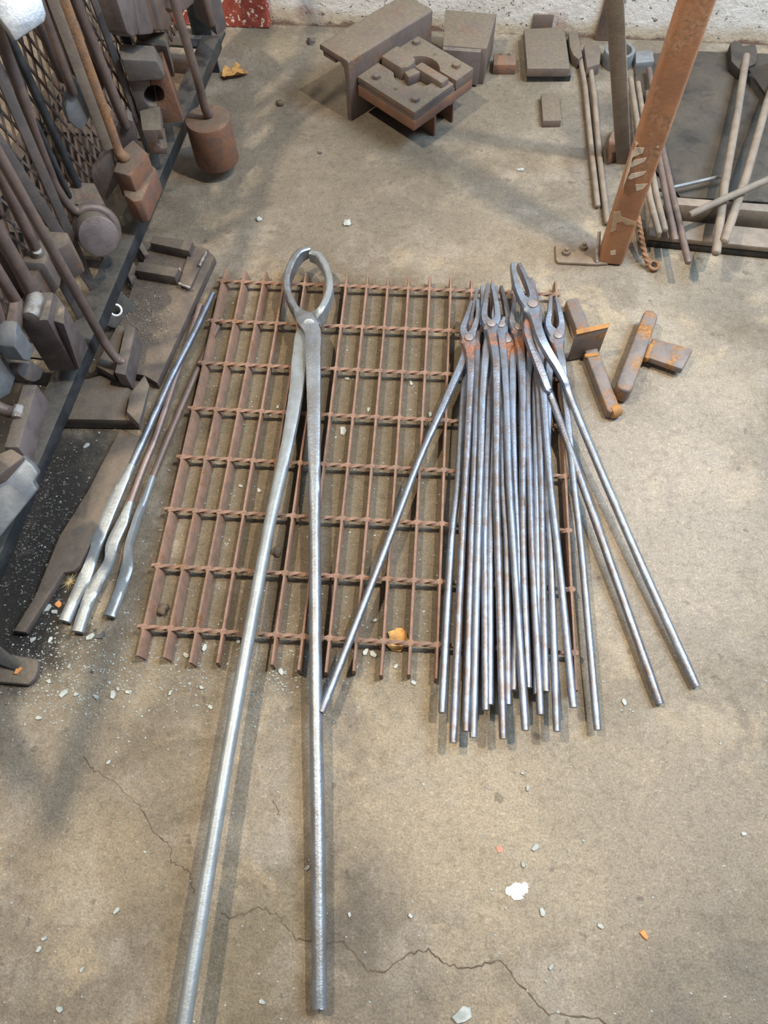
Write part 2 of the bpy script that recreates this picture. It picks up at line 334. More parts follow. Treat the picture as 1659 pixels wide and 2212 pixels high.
# ------------------------------------------------------------------ tongs
def spath(st, n=6):
    P = smoothpath([s[0] for s in st], n); out = []
    for i, p in enumerate(P):
        a = min(i // n, len(st) - 2); t = i / n - a
        out.append((p, *[st[a][k] + (st[a + 1][k] - st[a][k]) * t for k in (1, 2, 3)]))
    return out
def halftong(jaw, piv, rein, z, zend, s=1.0):
    st = []
    for k, (u, v) in enumerate(jaw):
        t = k / max(1, len(jaw) - 1)
        st.append((at(u, v, z + .002 * (1 - t)), (.0065 + .007 * t) * s, (.017 + .003 * sin(t * pi) - .003 * t) * s, 8))
    P = at(*piv, z); st.append((P, .029 * s, .0105 * s, 3))
    r0 = at(*rein[0], z)
    st.append((P.lerp(r0, .55) if (r0 - P).length < .05 else P + (r0 - P).normalized() * .024, .0165 * s, .0105 * s, 5))
    n = len(rein)
    for k, (u, v) in enumerate(rein):
        zz = z + (zend - z) * (k / (n - 1)) ** .8
        if k == 0: st.append((at(u, v, zz), .0155 * s, .0115 * s, 5))
        elif k == 1: st.append((at(u, v, zz), .0132 * s, .0122 * s, 3.2))
        else: st.append((at(u, v, zz), .0118 * s, .0118 * s, 2))
    e = st[-1]; d = (e[0] - st[-2][0]).normalized()
    st.append((e[0] + d * .004, .0085 * s, .0085 * s, 2))
    return sweep(spath(st, 7), (0, 0, 1), 14, jig=.0002)
def tongs(label, piv, jl, jr, lr, rr, z, zl, zr, front='L', mats=(M_TONG, M_TONGB), s=1.0):
    P = at(*piv, z)
    t = thing('blacksmith_tongs', (P.x, P.y, 0), label, 'tongs', 'forged tongs on the grating')
    a = halftong(jl, piv, rr, z + (.0052 if front == 'L' else -.0052) * s, zr, s)
    b_ = halftong(jr, piv, lr, z + (-.0052 if front == 'L' else .0052) * s, zl, s)
    for me, mt, rn in ((a, mats[0], rr), (b_, mats[1], lr)):
        q = at(*rn[0], z); at_ = me.attributes.new('scorch', 'FLOAT', 'POINT')
        for v in me.vertices:
            d = min((v.co - P).length, (v.co - P.lerp(q, .5)).length * .85); at_.data[v.index].value = max(0, 1 - d / .055)
        link('arm', me, mt, t, smooth=32)
    link('rivet', cyl((P.x, P.y, z - .0125 * s), (P.x, P.y, z + .0132 * s), .0085 * s, .0082 * s, 20, .0015), M_RIVET, t, smooth=40)
    return t
tongs('flat-jawed tongs at the left of the heap, one rein splayed far out to the left', (1012, 738),
      [(1018, 656), (1008, 690), (1000, 716)], [(1031, 652), (1031, 690), (1022, 718)],
      [(1000, 780), (960, 872), (905, 995), (815, 1230), (704, 1515)], [(1017, 790), (1014, 860), (1005, 1040), (997, 1190), (980, 1572)], .050, .036, .040)
tongs('slim tongs tucked under the leftmost pair, jaws showing behind its jaws', (1026, 712),
      [(1030, 630), (1024, 662), (1016, 690)], [(1041, 622), (1042, 660), (1038, 692)],
      [(1008, 800), (1001, 862), (989, 1040), (974, 1185), (956, 1512)], [(1030, 790), (1029, 860), (1022, 1040), (1017, 1185), (1007, 1549)], .034, .034, .034)
tongs('tongs near the middle with upright parallel jaws and a red scorched joint', (1060, 708),
      [(1053, 618), (1049, 655), (1046, 688)], [(1062, 617), (1070, 655), (1074, 690)],
      [(1049, 770), (1042, 860), (1037, 1040), (1032, 1185), (1023, 1561)], [(1071, 780), (1072, 862), (1072, 1040), (1076, 1190), (1086, 1564)], .055, .034, .038)
tongs('greenish grey tongs behind the red-jointed pair, red paint on the rein', (1081, 709),
      [(1072, 624), (1070, 660), (1068, 690)], [(1082, 623), (1092, 665), (1096, 695)],
      [(1060, 790), (1057, 862), (1050, 1040), (1047, 1185), (1049, 1507)], [(1088, 780), (1093, 862), (1100, 1040), (1109, 1185), (1133, 1547)], .040, .036, .046, mats=(M_TONGB, M_TONG))
tongs('tongs half buried between the two middle pairs, only the reins showing', (1094, 742),
      [(1088, 690), (1084, 712)], [(1098, 690), (1106, 715)],
      [(1072, 830), (1068, 900), (1062, 1040), (1059, 1185), (1058, 1496)], [(1086, 830), (1086, 900), (1085, 1040), (1094, 1185), (1097, 1496)], .026 + .008, .034, .034)
tongs('tongs with a wide left jaw under the top pair, rivet peeping out', (1119, 715),
      [(1111, 648), (1107, 680), (1106, 700)], [(1128, 650), (1130, 690)],
      [(1108, 780), (1107, 900), (1112, 1040), (1119, 1220), (1111, 1470)], [(1126, 780), (1129, 862), (1129, 1040), (1130, 1200), (1140, 1464)], .040, .034, .036)
tongs('tongs whose jaw tips show just right of the topmost jaws', (1153, 722),
      [(1141, 640), (1138, 680)], [(1146, 606), (1158, 650), (1164, 695)],
      [(1142, 790), (1138, 862), (1144, 1040), (1149, 1185), (1166, 1516)], [(1165, 790), (1174, 862), (1188, 1040), (1205, 1190), (1236, 1502)], .040, .036, .044, mats=(M_TONGB, M_TONG))
tongs('plain tongs pressed under the topmost pair between its neighbours', (1168, 752),
      [(1160, 690), (1157, 720)], [(1172, 690), (1180, 720)],
      [(1158, 810), (1157, 880), (1158, 1040), (1160, 1185), (1160, 1475)], [(1162, 810), (1164, 870), (1169, 1040), (1171, 1185), (1178, 1470)], .034, .034, .034)
tongs('bluish tongs at the right edge of the grating beside the rusty welded bar', (1203, 733),
      [(1189, 645), (1186, 680), (1184, 706)], [(1200, 648), (1208, 680), (1212, 708)],
      [(1187, 790), (1184, 862), (1182, 1040), (1189, 1185), (1202, 1549)], [(1214, 790), (1221, 862), (1239, 1040), (1256, 1190), (1288, 1547)], .040, .036, .020, mats=(M_TONGB, M_TONGB))
tongs('topmost tongs of the heap, both reins splayed to the lower right', (1148, 667),
      [(1106, 574), (1112, 608), (1126, 645)], [(1120, 575), (1138, 612), (1150, 642)],
      [(1141, 725), (1180, 835), (1192, 862), (1254, 1035), (1330, 1250), (1418, 1500)], [(1172, 740), (1215, 815), (1233, 862), (1290, 1000), (1385, 1220), (1495, 1463)], .076, .010, .010, mats=(M_TONGB, M_TONG), s=1.12)
# ---- the big pair
P = at(668, 690, .05)
bt = thing('blacksmith_tongs', (P.x, P.y, 0), 'giant long-handled tongs with rounded ring-shaped jaws lying across the grating', 'tongs')
def bigarm(jaw, boss, rein, zj, zb, ze):
    st = [(at(u, v, zj), (.013 if k else .011), .030 if k else .024, 12) for k, (u, v) in enumerate(jaw)]
    for (u, v), wd in boss: st.append((at(u, v, zb), wd, .017, 9))
    n = len(rein)
    for k, (u, v) in enumerate(rein):
        z = zb + (ze - zb) * k / (n - 1)
        st.append((at(u, v, z), *[(.0265, .017, 12), (.0240, .018, 10), (.0210, .019, 4), (.0193, .0193, 2)][min(k, 3)]))
    e = st[-1]; d = (e[0] - st[-2][0]).normalized(); st.append((e[0] + d * .004, .016, .016, 2))
    return sweep(spath(st, 8), (0, 0, 1), 18, jig=.00025)
link('arm', bigarm([(669, 543), (645, 556), (626, 590), (620, 622), (629, 654), (644, 680)], [((660, 694), .034), ((676, 722), .029)],
     [(677, 770), (678, 850), (679, 990), (680, 1150), (682, 1500), (687, 1800), (690, 2148)], .052, .060, .020), M_BIG, bt, smooth=40)
link('arm', bigarm([(671, 553), (690, 561), (706, 588), (713, 622), (708, 650), (695, 676)], [((678, 694), .032), ((656, 722), .026)],
     [(648, 775), (640, 850), (621, 960), (575, 1170), (497, 1600), (450, 1880), (397, 2212)], .052, .042, .055), M_BIGJ, bt, smooth=40)
link('joint_boss', cyl(at(668, 702, .030), at(668, 702, .067), .013, .012, 22, .003), M_BIGJ, bt, smooth=40)
# ------------------------------------------------------------------ three spoon-ended blanks on the left
def blank(label, path, mat, z=.010):
    st = [(at(u, v, z + dz), wd, ht, n) for u, v, wd, ht, n, dz in path]
    P = st[0][0]; t = thing('forged_blank', (P.x, P.y, 0), label, 'rod', 'flattened bar blanks beside the grating')
    k = next(i for i, s in enumerate(path) if s[4] == 2 and i > 2)
    link('flat_end', sweep(spath(st[:k + 1], 7), (0, 0, 1), 14, jig=.0002), mat[1], t, smooth=40)
    link('rod', sweep(spath(st[k:], 7), (0, 0, 1), 14, jig=.0002), mat[0], t, smooth=40)
    return t
M_BRODS = steel('purple brown bar', (.33, .25, .235), (.26, .20, .19), (.40, .25, .20), .35, 0, .42, .55, 40, .35, 12)
M_BROWNR = steel('brown bar', (.24, .17, .14), (.19, .145, .13), (.30, .18, .12), .4, 0, .5, .4, 40, .35, 12)
blank('bluish rod with flattened end, nearest the paddle-shaped plate', [(140, 1343, .020, .016, 3, 0), (157, 1305, .019, .015, 3, 0), (185, 1245, .022, .010, 5, 0), (205, 1190, .016, .014, 4, .002), (214, 1160, .022, .008, 5, .002), (250, 1075, .020, .009, 5, .003), (285, 1005, .0135, .013, 2, .004), (330, 905, .013, .013, 2, .005), (372, 812, .013, .013, 2, .006), (415, 728, .013, .013, 2, .006), (460, 634, .011, .011, 2, .006)], (M_TONGB, M_BIGJ))
blank('reddish rod with flattened end, middle of the three', [(168, 1366, .020, .015, 3, 0), (185, 1315, .019, .014, 3, 0), (203, 1270, .023, .010, 5, 0), (235, 1215, .017, .012, 5, 0), (243, 1175, .021, .008, 5, 0), (263, 1132, .020, .008, 5, 0), (282, 1085, .012, .012, 2, 0), (310, 1010, .012, .012, 2, 0), (340, 935, .012, .012, 2, 0), (385, 800, .012, .012, 2, -.002), (433, 660, .012, .012, 2, -.002)], (M_BRODS, M_BIGJ))
blank('brown rod with bent flattened end, closest to the grating', [(237, 1332, .020, .015, 3, 0), (256, 1285, .018, .014, 3, 0), (274, 1230, .020, .009, 5, 0), (279, 1180, .012, .016, 5, 0), (297, 1120, .011, .017, 5, 0), (312, 1082, .013, .013, 3, 0), (330, 1030, .013, .013, 2, 0), (360, 955, .013, .013, 2, 0), (400, 860, .013, .013, 2, 0), (440, 770, .013, .013, 2, 0), (478, 690, .012, .012, 2, 0)], (M_BROWNR, M_BIGJ))
# ------------------------------------------------------------------ rusty welded tee pieces on the right
P = at(1285, 780); t = thing('welded_tee_bar', (P.x, P.y, 0), 'rusty flat bar with an upright plate welded across it, next to the tongs', 'steel tee', 'rusty welded tees on the floor')
def roundbar(px, z1, z0, bev=.004): return slab(px, z1, z0, bev, 3)
link('bar', roundbar([(1222, 649), (1234, 643), (1248, 642), (1252, 650), (1338, 874), (1336, 884), (1319, 890), (1312, 886)], .024, .001), M_TEE, t)
link('plate', slab([(1245, 712), (1317, 698), (1314, 708), (1246, 722)], .078, .004, .002), M_TEE, t)
link('bar_end', cyl(at(1318, 892, .014), at(1338, 884, .014), .012, .012, 20, .003), M_TEEO, t)
link('weld', box(at(1277, 768, .023), .026, .009, .007, rz=.2, bev=.003), M_TEEO, t); link('plate_edge', slab([(1244, 712), (1317, 697), (1315, 707), (1246, 722)], .0795, .0770, .0008), M_TEEO, t)
P = at(1390, 770); t = thing('welded_tee_bar', (P.x, P.y, 0), 'rusty round-ended bar with a plate stub sticking out to the right', 'steel tee', 'rusty welded tees on the floor')
link('bar', roundbar([(1391, 674), (1398, 667), (1414, 670), (1422, 680), (1420, 690), (1368, 838), (1360, 846), (1340, 840), (1333, 832), (1334, 822)], .040, .004, .007), M_TEE, t)
link('plate', loft(pp([(1407, 736), (1495, 762), (1470, 808), (1390, 779)], .014), pp([(1410, 730), (1497, 754), (1474, 797), (1394, 770)], .026), .0015), M_TEE, t)
link('weld', box(at(1400, 762, .022), .010, .038, .014, rz=-.35, bev=.004), M_TEEO, t)
# ------------------------------------------------------------------ back of the floor: offcuts and die block
def planeslab(px, P, n, th, bev=.0015):
    n = Vector(n).normalized(); a = []
    for u, v in px:
        d = ray(u, v); a.append(CAM + d * ((P - CAM).dot(n) / d.dot(n)))
    return loft(a, [p - n * th for p in a], bev)
def one(name, me, mat, label, cat, origin, group=None, smooth=35):
    o = link(name, me, mat, None, origin, smooth); return tag(o, label, cat, group)
# heavy angle section
A, B, D = at(752, 132, .14), at(922, 28, .14), at(690, 95, .14)
ax = (B - A).xy.to_3d().normalized(); ay = (D - A); ay.z = 0; ay = (ay - ax * ay.dot(ax)); fl = ay.length; ay.normalize(); ln = (B - A).length + .02
t = thing('angle_iron', (A.x, A.y, 0), 'thick dusty angle iron offcut standing on its edge by the wall', 'angle iron')
def fr(o, x, y, z): return o + ax * x + ay * y + Vector((0, 0, z))
def prism(o, pts, x0, x1, bev=.002):             # profile (y, z) run along ax
    return loft([fr(o, x0, y, z) for y, z in pts], [fr(o, x1, y, z) for y, z in pts], bev)
A0 = Vector((A.x, A.y, 0))
link('body', prism(A0, [(0, 0), (0, .136), (.004, .14), (fl, .14), (fl + .002, .128), (.026, .126), (.016, .118), (.014, .10), (.014, 0)], 0, ln, .0015), M_DUSTY, t)
link('welded_strip', prism(A0, [(fl - .045, .1275), (fl - .045, .114), (fl - .004, .114), (fl - .004, .1275)], .004, ln - .05), M_DUSTY, t)
# die block on channel legs
ZT = .098
F_, R_, L_ = at(895, 243, ZT), at(1023, 150, ZT), at(772, 165, ZT); B_ = R_ + L_ - F_
eu, ev = (R_ - F_), (L_ - F_)
t = thing('die_block', ((F_ + B_) / 2).xy.to_3d(), 'dusty bolted die plate with a round opening on channel legs', 'die block')
def dq(pts, z1, z0, bev=.0012): return loft([Vector((*(F_ + eu * x + ev * y).xy, z1)) for x, y in pts], [Vector((*(F_ + eu * x + ev * y).xy, z0)) for x, y in pts], bev)
def arc(cx, cy, r, a0, a1, n=14): return [(cx + r * cos(radians(a0 + (a1 - a0) * k / n)), cy + r * sin(radians(a0 + (a1 - a0) * k / n))) for k in range(n + 1)]
link('base_plate', dq([(0, 0), (1, 0), (1, 1), (0, 1)], ZT - .021, ZT - .044), M_RUST, t)
link('spacer_plate', dq([(.008, .008), (.69, .008), (.69, .99), (.008, .99)], ZT - .013, ZT - .0205), M_DUSTY, t)
link('top_plate', dq([(0, 0), (.66, 0), (.66, .23)] + arc(.52, .5, .28, -62, -180)[::1] + arc(.52, .5, .28, 180, 132, 5) + [(.34, .76), (.34, 1), (0, 1)], ZT, ZT - .0125), M_DUSTY, t)
link('top_plate', dq([(.70, 0), (1, 0), (1, 1), (.66, 1), (.66, .74)] + arc(.52, .5, .28, 58, -48) + [(.70, .27)], ZT + .003, ZT - .0205), M_DUSTY, t)
link('half_bush', dq([(.36, .62), (.43, .56), (.52, .56), (.60, .60), (.63, .80), (.63, .97), (.36, .97)], ZT + .016, ZT - .02, .005), M_DUSTY, t)
link('clamp_bar', dq([(.50, .05), (.62, .05), (.62, .52), (.50, .52)], ZT + .013, ZT - .012, .003), M_DUSTY, t)
link('clamp_bar', dq([(.34, .46), (.62, .38), (.66, .50), (.38, .58)], ZT + .009, ZT - .014, .004), M_DUSTY, t)
for x, y in ((.13, .80), (.15, .14), (.88, .88), (.88, .18)):
    c = F_ + eu * x + ev * y; z = ZT if x < .7 else ZT + .003
    link('bolt', cyl((c.x, c.y, z - .01), (c.x, c.y, z + .008), .0095, .0092, 6, .0008), M_DUSTY, t)
for x, y in ((.14, .47), (.88, .55)):
    c = F_ + eu * x + ev * y; z = ZT if x < .7 else ZT + .003
    link('bolt_hole', cyl((c.x, c.y, z - .006), (c.x, c.y, z + .0004), .0048, .0048, 14, 0), M_CRACK, t)
for x0, x1 in ((.30, .40), (.62, .72)):
    pr = lambda y: [Vector((*(F_ + eu * x + ev * y).xy, z)) for x, z in ((x0, .054), (x0, .048), (x1 - .03, .047), (x1 - .03, 0), (x1, 0), (x1, .054))]
    link('channel_leg', loft(pr(.02), pr(.98), .001), M_RUST, t)
# box section block behind the die block
P = at(1000, 170); t = thing('square_tube_offcut', (P.x, P.y, 0), 'dusty square box section offcut right of the die block', 'steel offcut')
bz = .085; q = pp([(957, 98), (1052, 105), (1073, 30), (962, 20)], bz)
link('body', loft([p for p in q], [Vector((p.x, p.y, 0)) for p in q], .002), M_DUSTY, t)
q2 = [q[0] + (q[0] - q[3]).normalized() * .0145, q[1] + (q[1] - q[2]).normalized() * .0145 + (q[0] - q[1]) * .12, q[1] + (q[1] - q[2]).normalized() * .0015 + (q[0] - q[1]) * .12, q[0] + (q[0] - q[3]).normalized() * .0015]
link('front_plate', loft([p + Vector((0, 0, -.001)) for p in q2], [Vector((p.x, p.y, .006)) for p in q2], .001), M_PURPLE, t)
P = at(1090, 158); t = thing('drilled_block', (P.x, P.y, 0), 'small rusty block with two drilled holes beside the box section', 'steel block')
link('body', slab([(1066, 140), (1067, 115), (1113, 114), (1115, 140)], .024, 0, .001), M_RUST, t)
for u, v in ((1082, 119), (1099, 120)): link('hole', cyl(at(u, v, .014), at(u, v, .0243), .005, .005, 12, 0), M_CRACK, t)
P = at(1185, 170); t = thing('steel_slab', (P.x, P.y, 0), 'thick dusty rectangular steel slab with dark front edge by the wall', 'steel slab')
link('upper_layer', slab([(1132, 62), (1219, 58), (1231, 148), (1139, 148)], .036, .016), M_DUSTY, t)
link('lower_layer', slab([(1132, 66), (1221, 62), (1234, 163), (1140, 164)], .015, 0), M_BLACK, t)
P = at(1175, 52); one('steel_block', slab([(1153, 32), (1153, 14), (1197, 14), (1197, 32)], .052, .0, .001), M_DUSTY, 'small dark block standing behind the thick slab against the wall', 'steel block', (P.x, P.y, 0))
P = at(1190, 262); one('steel_block', slab([(1169, 202), (1207, 201), (1213, 260), (1173, 261)], .017, 0), M_DUSTY, 'small oblong rusty-edged block lying alone in front of the slab', 'steel block', (P.x, P.y, 0))
def floortool(label, head, zt, path, r, mat, group):
    P = at(*path[0]); t = thing('forging_tool', (P.x, P.y, 0), label, 'forging tool', group)
    link('head', slab(head, zt, 0, .002), mat, t); link('handle', rod([at(u, v, z) for u, v, z in path], r), M_TAN if mat is M_DUSTY else M_HANDLE, t)
floortool('rusty long-handled tool lying beside the slab, head to the wall', [(1228, 72), (1248, 64), (1252, 90), (1259, 120), (1250, 128), (1238, 118), (1231, 100)], .024, [(1252, 118, .012), (1264, 190, .011), (1277, 320, .010), (1291, 444, .009)], .0062, M_DUSTY, 'long tools lying by the post')
floortool('rusty long-handled tool with a blunt head, nearer the rusty post', [(1261, 98), (1268, 90), (1292, 92), (1298, 108), (1296, 138), (1281, 142), (1268, 146)], .026, [(1274, 138, .012), (1284, 210, .011), (1295, 340, .010), (1312, 480, .009)], .0062, M_DUSTY, 'long tools lying by the post')
P = at(1325, 135); one('steel_ring', ring(at(1335, 122, .018), (0, 0, 1), .036, .028, .036), M_GREYB, 'short blue grey pipe ring lying behind the leaning grey bar', 'ring', (P.x, P.y, 0))
P = at(1383, 120); one('steel_block', slab([(1372, 110), (1410, 108), (1414, 132), (1374, 136)], .02, 0, .002), M_GREYB, 'flat grey block right of the pipe ring, behind the rusty post', 'steel block', (P.x, P.y, 0))
P = at(1330, 330); one('steel_wedge', slab([(1315, 300), (1330, 264), (1348, 262), (1348, 320), (1318, 332)], .03, 0, .003), M_RUST, 'rusty wedge on the floor behind the rusty post', 'wedge', (P.x, P.y, 0))
# posts
def postfoot(u, v): return at(u, v)
a0, b0 = at(1292, 572), at(1344, 577); e1 = (b0 - a0); e2 = Vector((-e1.y, e1.x, 0)) ; e2 = e2 * .92
def tube(fr0, s1, s2, dz, bev, lean=Vector((0, 0, 0))):
    q = [fr0, fr0 + s1, fr0 + s1 + s2, fr0 + s2]; return loft([p + Vector((0, 0, .001)) for p in q], [p + lean + Vector((0, 0, dz)) for p in q], bev, 4)
t = thing('steel_post', (a0 + b0) / 2, 'upright rusty orange square steel post with white paint smears', 'post')
pst = link('tube', tube(a0, e1, e2, 1.25, .008), M_POST, t, smooth=50)
link('base_plate', slab([(1200, 529), (1204, 524), (1275, 516), (1320, 520), (1315, 568), (1290, 570), (1206, 566), (1201, 560)], .007, 0, .0015), M_TAN, t)
for u, v in ((1222, 548), (1260, 536)):
    p = at(u, v, .007); nt_ = link('anchor_nut', cyl((p.x, p.y, .006), (p.x, p.y, .015), .0082, .008, 6, .0008), M_TAN, t)
    link('stud', cyl((p.x, p.y, .014), (p.x, p.y, .021), .0042, .0038, 12, .0008), M_TAN, nt_)
gq = at(1283, 566, .006); link('gusset', loft([at(1283, 566, .008), at(1290, 569, .008), at(1296, 566, .008)], [at(1290, 500, .05), at(1296, 502, .05), at(1299, 498, .05)], .0015), M_WELD, t)
# smeared white paint: thin coats on the two visible faces
fn = Vector((e1.y, -e1.x, 0)).normalized(); ln_ = -e1.normalized()
def smear(px, P, n): return planeslab(px, P + Vector(n) * .0006, n, .0005, 0)
for px in ([(1372, 318), (1392, 320), (1388, 331), (1366, 340), (1364, 333)], [(1369, 346), (1396, 341), (1393, 349), (1364, 362), (1360, 357)], [(1364, 375), (1396, 370), (1390, 378), (1362, 388), (1356, 384)], [(1372, 399), (1399, 397), (1390, 408), (1375, 413)], [(1318, 543), (1330, 540), (1330, 550), (1320, 551)], [(1418, 318), (1422, 314), (1423, 322)]):
    link('paint_smear', smear(px, a0, fn), M_SMEAR, t, smooth=0)
for px in ([(1371, 303), (1378, 310), (1374, 316)], [(1357, 355), (1361, 340), (1366, 322), (1366, 338), (1358, 372), (1347, 402), (1344, 408)]):
    link('paint_smear', smear(px, a0, ln_), M_SMEAR, t, smooth=0)
M_TANP = flat('tan scuffs', (.50, .36, .24), .8, .2)
for px in ([(1326, 458), (1340, 456), (1342, 468), (1374, 480), (1372, 486), (1352, 486), (1344, 478), (1332, 482), (1330, 497), (1318, 503), (1322, 482)],):
    link('scuff', smear(px, a0, fn), M_TANP, t, smooth=0)
gb, gt = at(1347, 345, 0), at(1328, -5, .37); gd = (gt - gb)
one('leaning_bar', sweep([(gb + gd * (k / 4) * 2.2, .031, .031, 9) for k in range(5)], (1, 0, 0), 4, diag=True, bev=.003), M_TAN, 'grey square steel bar leaning to the left behind the rusty post', 'bar', (gb.x, gb.y, 0))
w0 = at(1308, 90); one('dark_timber', loft([at(1283, 88), at(1325, 90), at(1330, 76), at(1290, 74)], [p + Vector((.03, .03, .8)) for p in (at(1283, 88), at(1325, 90), at(1330, 76), at(1290, 74))], .003), M_HANDLE, 'dark brown upright against the wall behind the grey bar', 'upright', (w0.x, w0.y, 0))
# ------------------------------------------------------------------ right-hand tool bay
t = thing('tool_bay', at(1560, 480).xy.to_3d(), 'low steel tool bay with tan rail and dark sheet at the right', 'tool bay')
link('back_sheet', slab([(1370, 118), (1500, 110), (1720, 118), (1720, 440), (1470, 425), (1380, 330)], .006, .001, .0005), M_SOOT, t)
link('rail', slab([(1440, 424), (1720, 446), (1720, 462), (1440, 440)], .055, .010, .0015), M_TAN, t)
link('rail_lip', slab([(1438, 448), (1720, 470), (1720, 478), (1438, 456)], .034, .004, .0015), M_TAN, t)
link('shelf_plate', slab([(1405, 470), (1720, 500), (1720, 541), (1398, 508)], .030, .018, .0015), M_TAN, t)
link('shade_strip', slab([(1400, 512), (1720, 545), (1720, 552), (1400, 520)], .016, .001, .001), M_SOOT, t)  # dark strip standing in for the shaded gap under the shelf plate
link('sheet_fold', loft([at(1615, 148, .03), at(1720, 120, .09), at(1720, 240, .03), at(1655, 205, .03)], [at(1615, 148, .02), at(1720, 120, .08), at(1720, 240, .02), at(1655, 205, .02)], .001), M_SOOT, t)
def bayrod(label, pts, r, mat, name='handle_rod', head=None):
    P = at(*pts[-1]); P.z = 0
    if head is None:
        return one(name, rod([at(*p) for p in pts], r), mat, label, 'rod', P, 'rods in the tool bay')
    t = thing(name, P, label, 'forging tool', 'rods in the tool bay'); link('handle', rod([at(*p) for p in pts], r), mat, t)
    for h in head: link('head', h, M_SOOT, t)
bayrod('thick grey and tan rod from the spade-shaped head, second from the right', [(1612, 122, .028), (1592, 250, .045), (1565, 400, .066), (1547, 545, .082)], .0088, M_TAN, 'long_handled_tool',
       [slab([(1578, 92), (1588, 86), (1606, 98), (1632, 94), (1636, 110), (1634, 136), (1600, 152), (1580, 132)], .03, .008, .002)])
bayrod('thick tan rod leaning out of the bay at the right edge', [(1685, 140, .03), (1655, 228, .045), (1612, 380, .066), (1565, 520, .088)], .0088, M_TAN)
bayrod('grey rod lying crosswise on top of the two thick rods', [(1700, 368, .098), (1659, 388, .096), (1575, 425, .092), (1492, 463, .086)], .0070, M_TAN)
bayrod('thin dark rod lying across the sheet behind the rail', [(1420, 412, .030), (1480, 399, .030), (1570, 378, .032)], .0038, M_GREYB)
bayrod('tan rod behind the rusty post, leftmost of its four', [(1362, 170, .02), (1385, 320, .04), (1404, 430, .055), (1423, 503, .066)], .0065, M_TAN)
bayrod('tan rod behind the rusty post, second of its four', [(1378, 180, .02), (1400, 320, .04), (1418, 420, .055), (1436, 496, .066)], .0062, M_TAN)
bayrod('dark brown rod behind the rusty post, third of its four', [(1398, 200, .02), (1420, 320, .04), (1440, 430, .055), (1458, 518, .062)], .0065, M_HANDLE)
bayrod('longest brown rod behind the rusty post, reaching furthest forward', [(1402, 150, .02), (1428, 310, .04), (1455, 430, .058), (1487, 566, .062)], .0066, M_HANDLE)
P = at(1400, 575); t = thing('twisted_hook', (P.x, P.y, 0), 'rusty twisted rod ending in a small eye beside the post foot', 'hook')
hp = smoothpath([at(1372, 440, .05), at(1383, 500, .04), at(1392, 545, .025), at(1402, 572, .010)], 14)
link('twisted_rod', sweep([(p, .0085, .0085, 9) for p in hp], (0, 0, 1), 4, diag=True, twist=130), M_HRUST, t, smooth=40)
link('eye', ring(at(1412, 574, .008), (.1, -.2, 1), .0125, .0062, .009, 22, .003), M_HRUST, t)
# ------------------------------------------------------------------ tool rack on the left
t = rack = thing('tool_rack', rp(.6), 'black steel tool rack with mesh panel and bottom rail along the left', 'tool rack')
def rprism(pts, y0, y1, bev=.001): return loft([rp(y0, o, z) for o, z in pts], [rp(y1, o, z) for o, z in pts], bev)
link('front_rail', rprism([(0, .100), (0, .072), (-.004, .072), (-.005, .094), (-.042, .094), (-.042, .100)], .02, 1.40), M_BLACK, t)
link('back_rail', rprism([(-.30, .100), (-.30, .072), (-.305, .072), (-.306, .094), (-.34, .094), (-.34, .100)], .02, 1.40), M_BLACK, t)
for z, o in ((.775, .004), (.775, -.10)): link('top_rail', rprism([(o, z), (o, z - .006), (o - .03, z - .006), (o - .03, z)], -.1, 1.45), M_BLACK, t)
for y in (.10, .46, .75, 1.05, 1.38): link('strap', beam(rp(y, -.03, .090), rp(y, -.32, .090), .03, .006), M_BLACK, t)
for y in (-.06, 1.42):
    link('leg', beam(rp(y, -.05, .0), rp(y, -.05, .80), .045, .008, (0, 1, 0)), M_BLACK, t)
    link('cross_member', beam(rp(y, .0, .085), rp(y, -.34, .085), .04, .008), M_BLACK, t)
for pa, pb, wd in (((300, 262, -.045), (203, -5), .013), ((140, 500, -.045), (0, 172), .015), ((206, 626, -.035), (150, 540), .018), ((180, 690, -.035), (120, 580), .018)):
    P0 = rk(*pa); P1 = up(P0, *pb); d = (P1 - P0); f = (.775 - P0.z) / d.z
    link('upright', beam(Vector((P0.x, P0.y, .099)) if abs(P0.z - .1) > .01 else P0, P0 + d * f, wd, .007, (1, -1, 0)), M_DARK, t)
link('foot_plate', slab([(-40, 1400), (82, 1424), (82, 1446), (74, 1466), (60, 1479), (-40, 1470)], .012, 0, .003), M_DUSTY, t)
link('foot_bar', loft([at(-40, 1362, .05), at(45, 1432, .02), at(40, 1452, .012), at(-40, 1420, .03)], [at(-44, 1360, .042), at(41, 1428, .013), at(38, 1450, .005), at(-44, 1424, .022)], .0015), M_BLACK, t)
# expanded mesh: wavy strands, too many and fine to pick apart
bm = bmesh.new(); LY, LZ = .022, .050
for i in range(int(1.42 / LY)):
    for j in range(int(.62 / (LZ / 2))):
        y = -.02 + i * LY + (LY / 2 if j % 2 else 0); z = .14 + j * LZ / 2
        for sg in (-1, 1):
            a, b_ = rp(y, -.075, z), rp(y + sg * LY / 2, -.075, z + LZ / 2); s = TR * .0021; q = NR * .0015
            v = [bm.verts.new(p) for p in (a - s - q, a + s - q, a + s + q, a - s + q, b_ - s - q, b_ + s - q, b_ + s + q, b_ - s + q)]
            for f in ((0, 1, 5, 4), (1, 2, 6, 5), (2, 3, 7, 6), (3, 0, 4, 7)): bm.faces.new([v[k] for k in f])
mp = link('mesh_panel', finish(bm), M_HANDLE, t, smooth=0); mp['kind'] = 'stuff'
def hrod(P0, u1, v1, zt=.77):
    P1 = up(P0, u1, v1); d = P1 - P0; return P0 + d * ((zt - P0.z) / d.z)
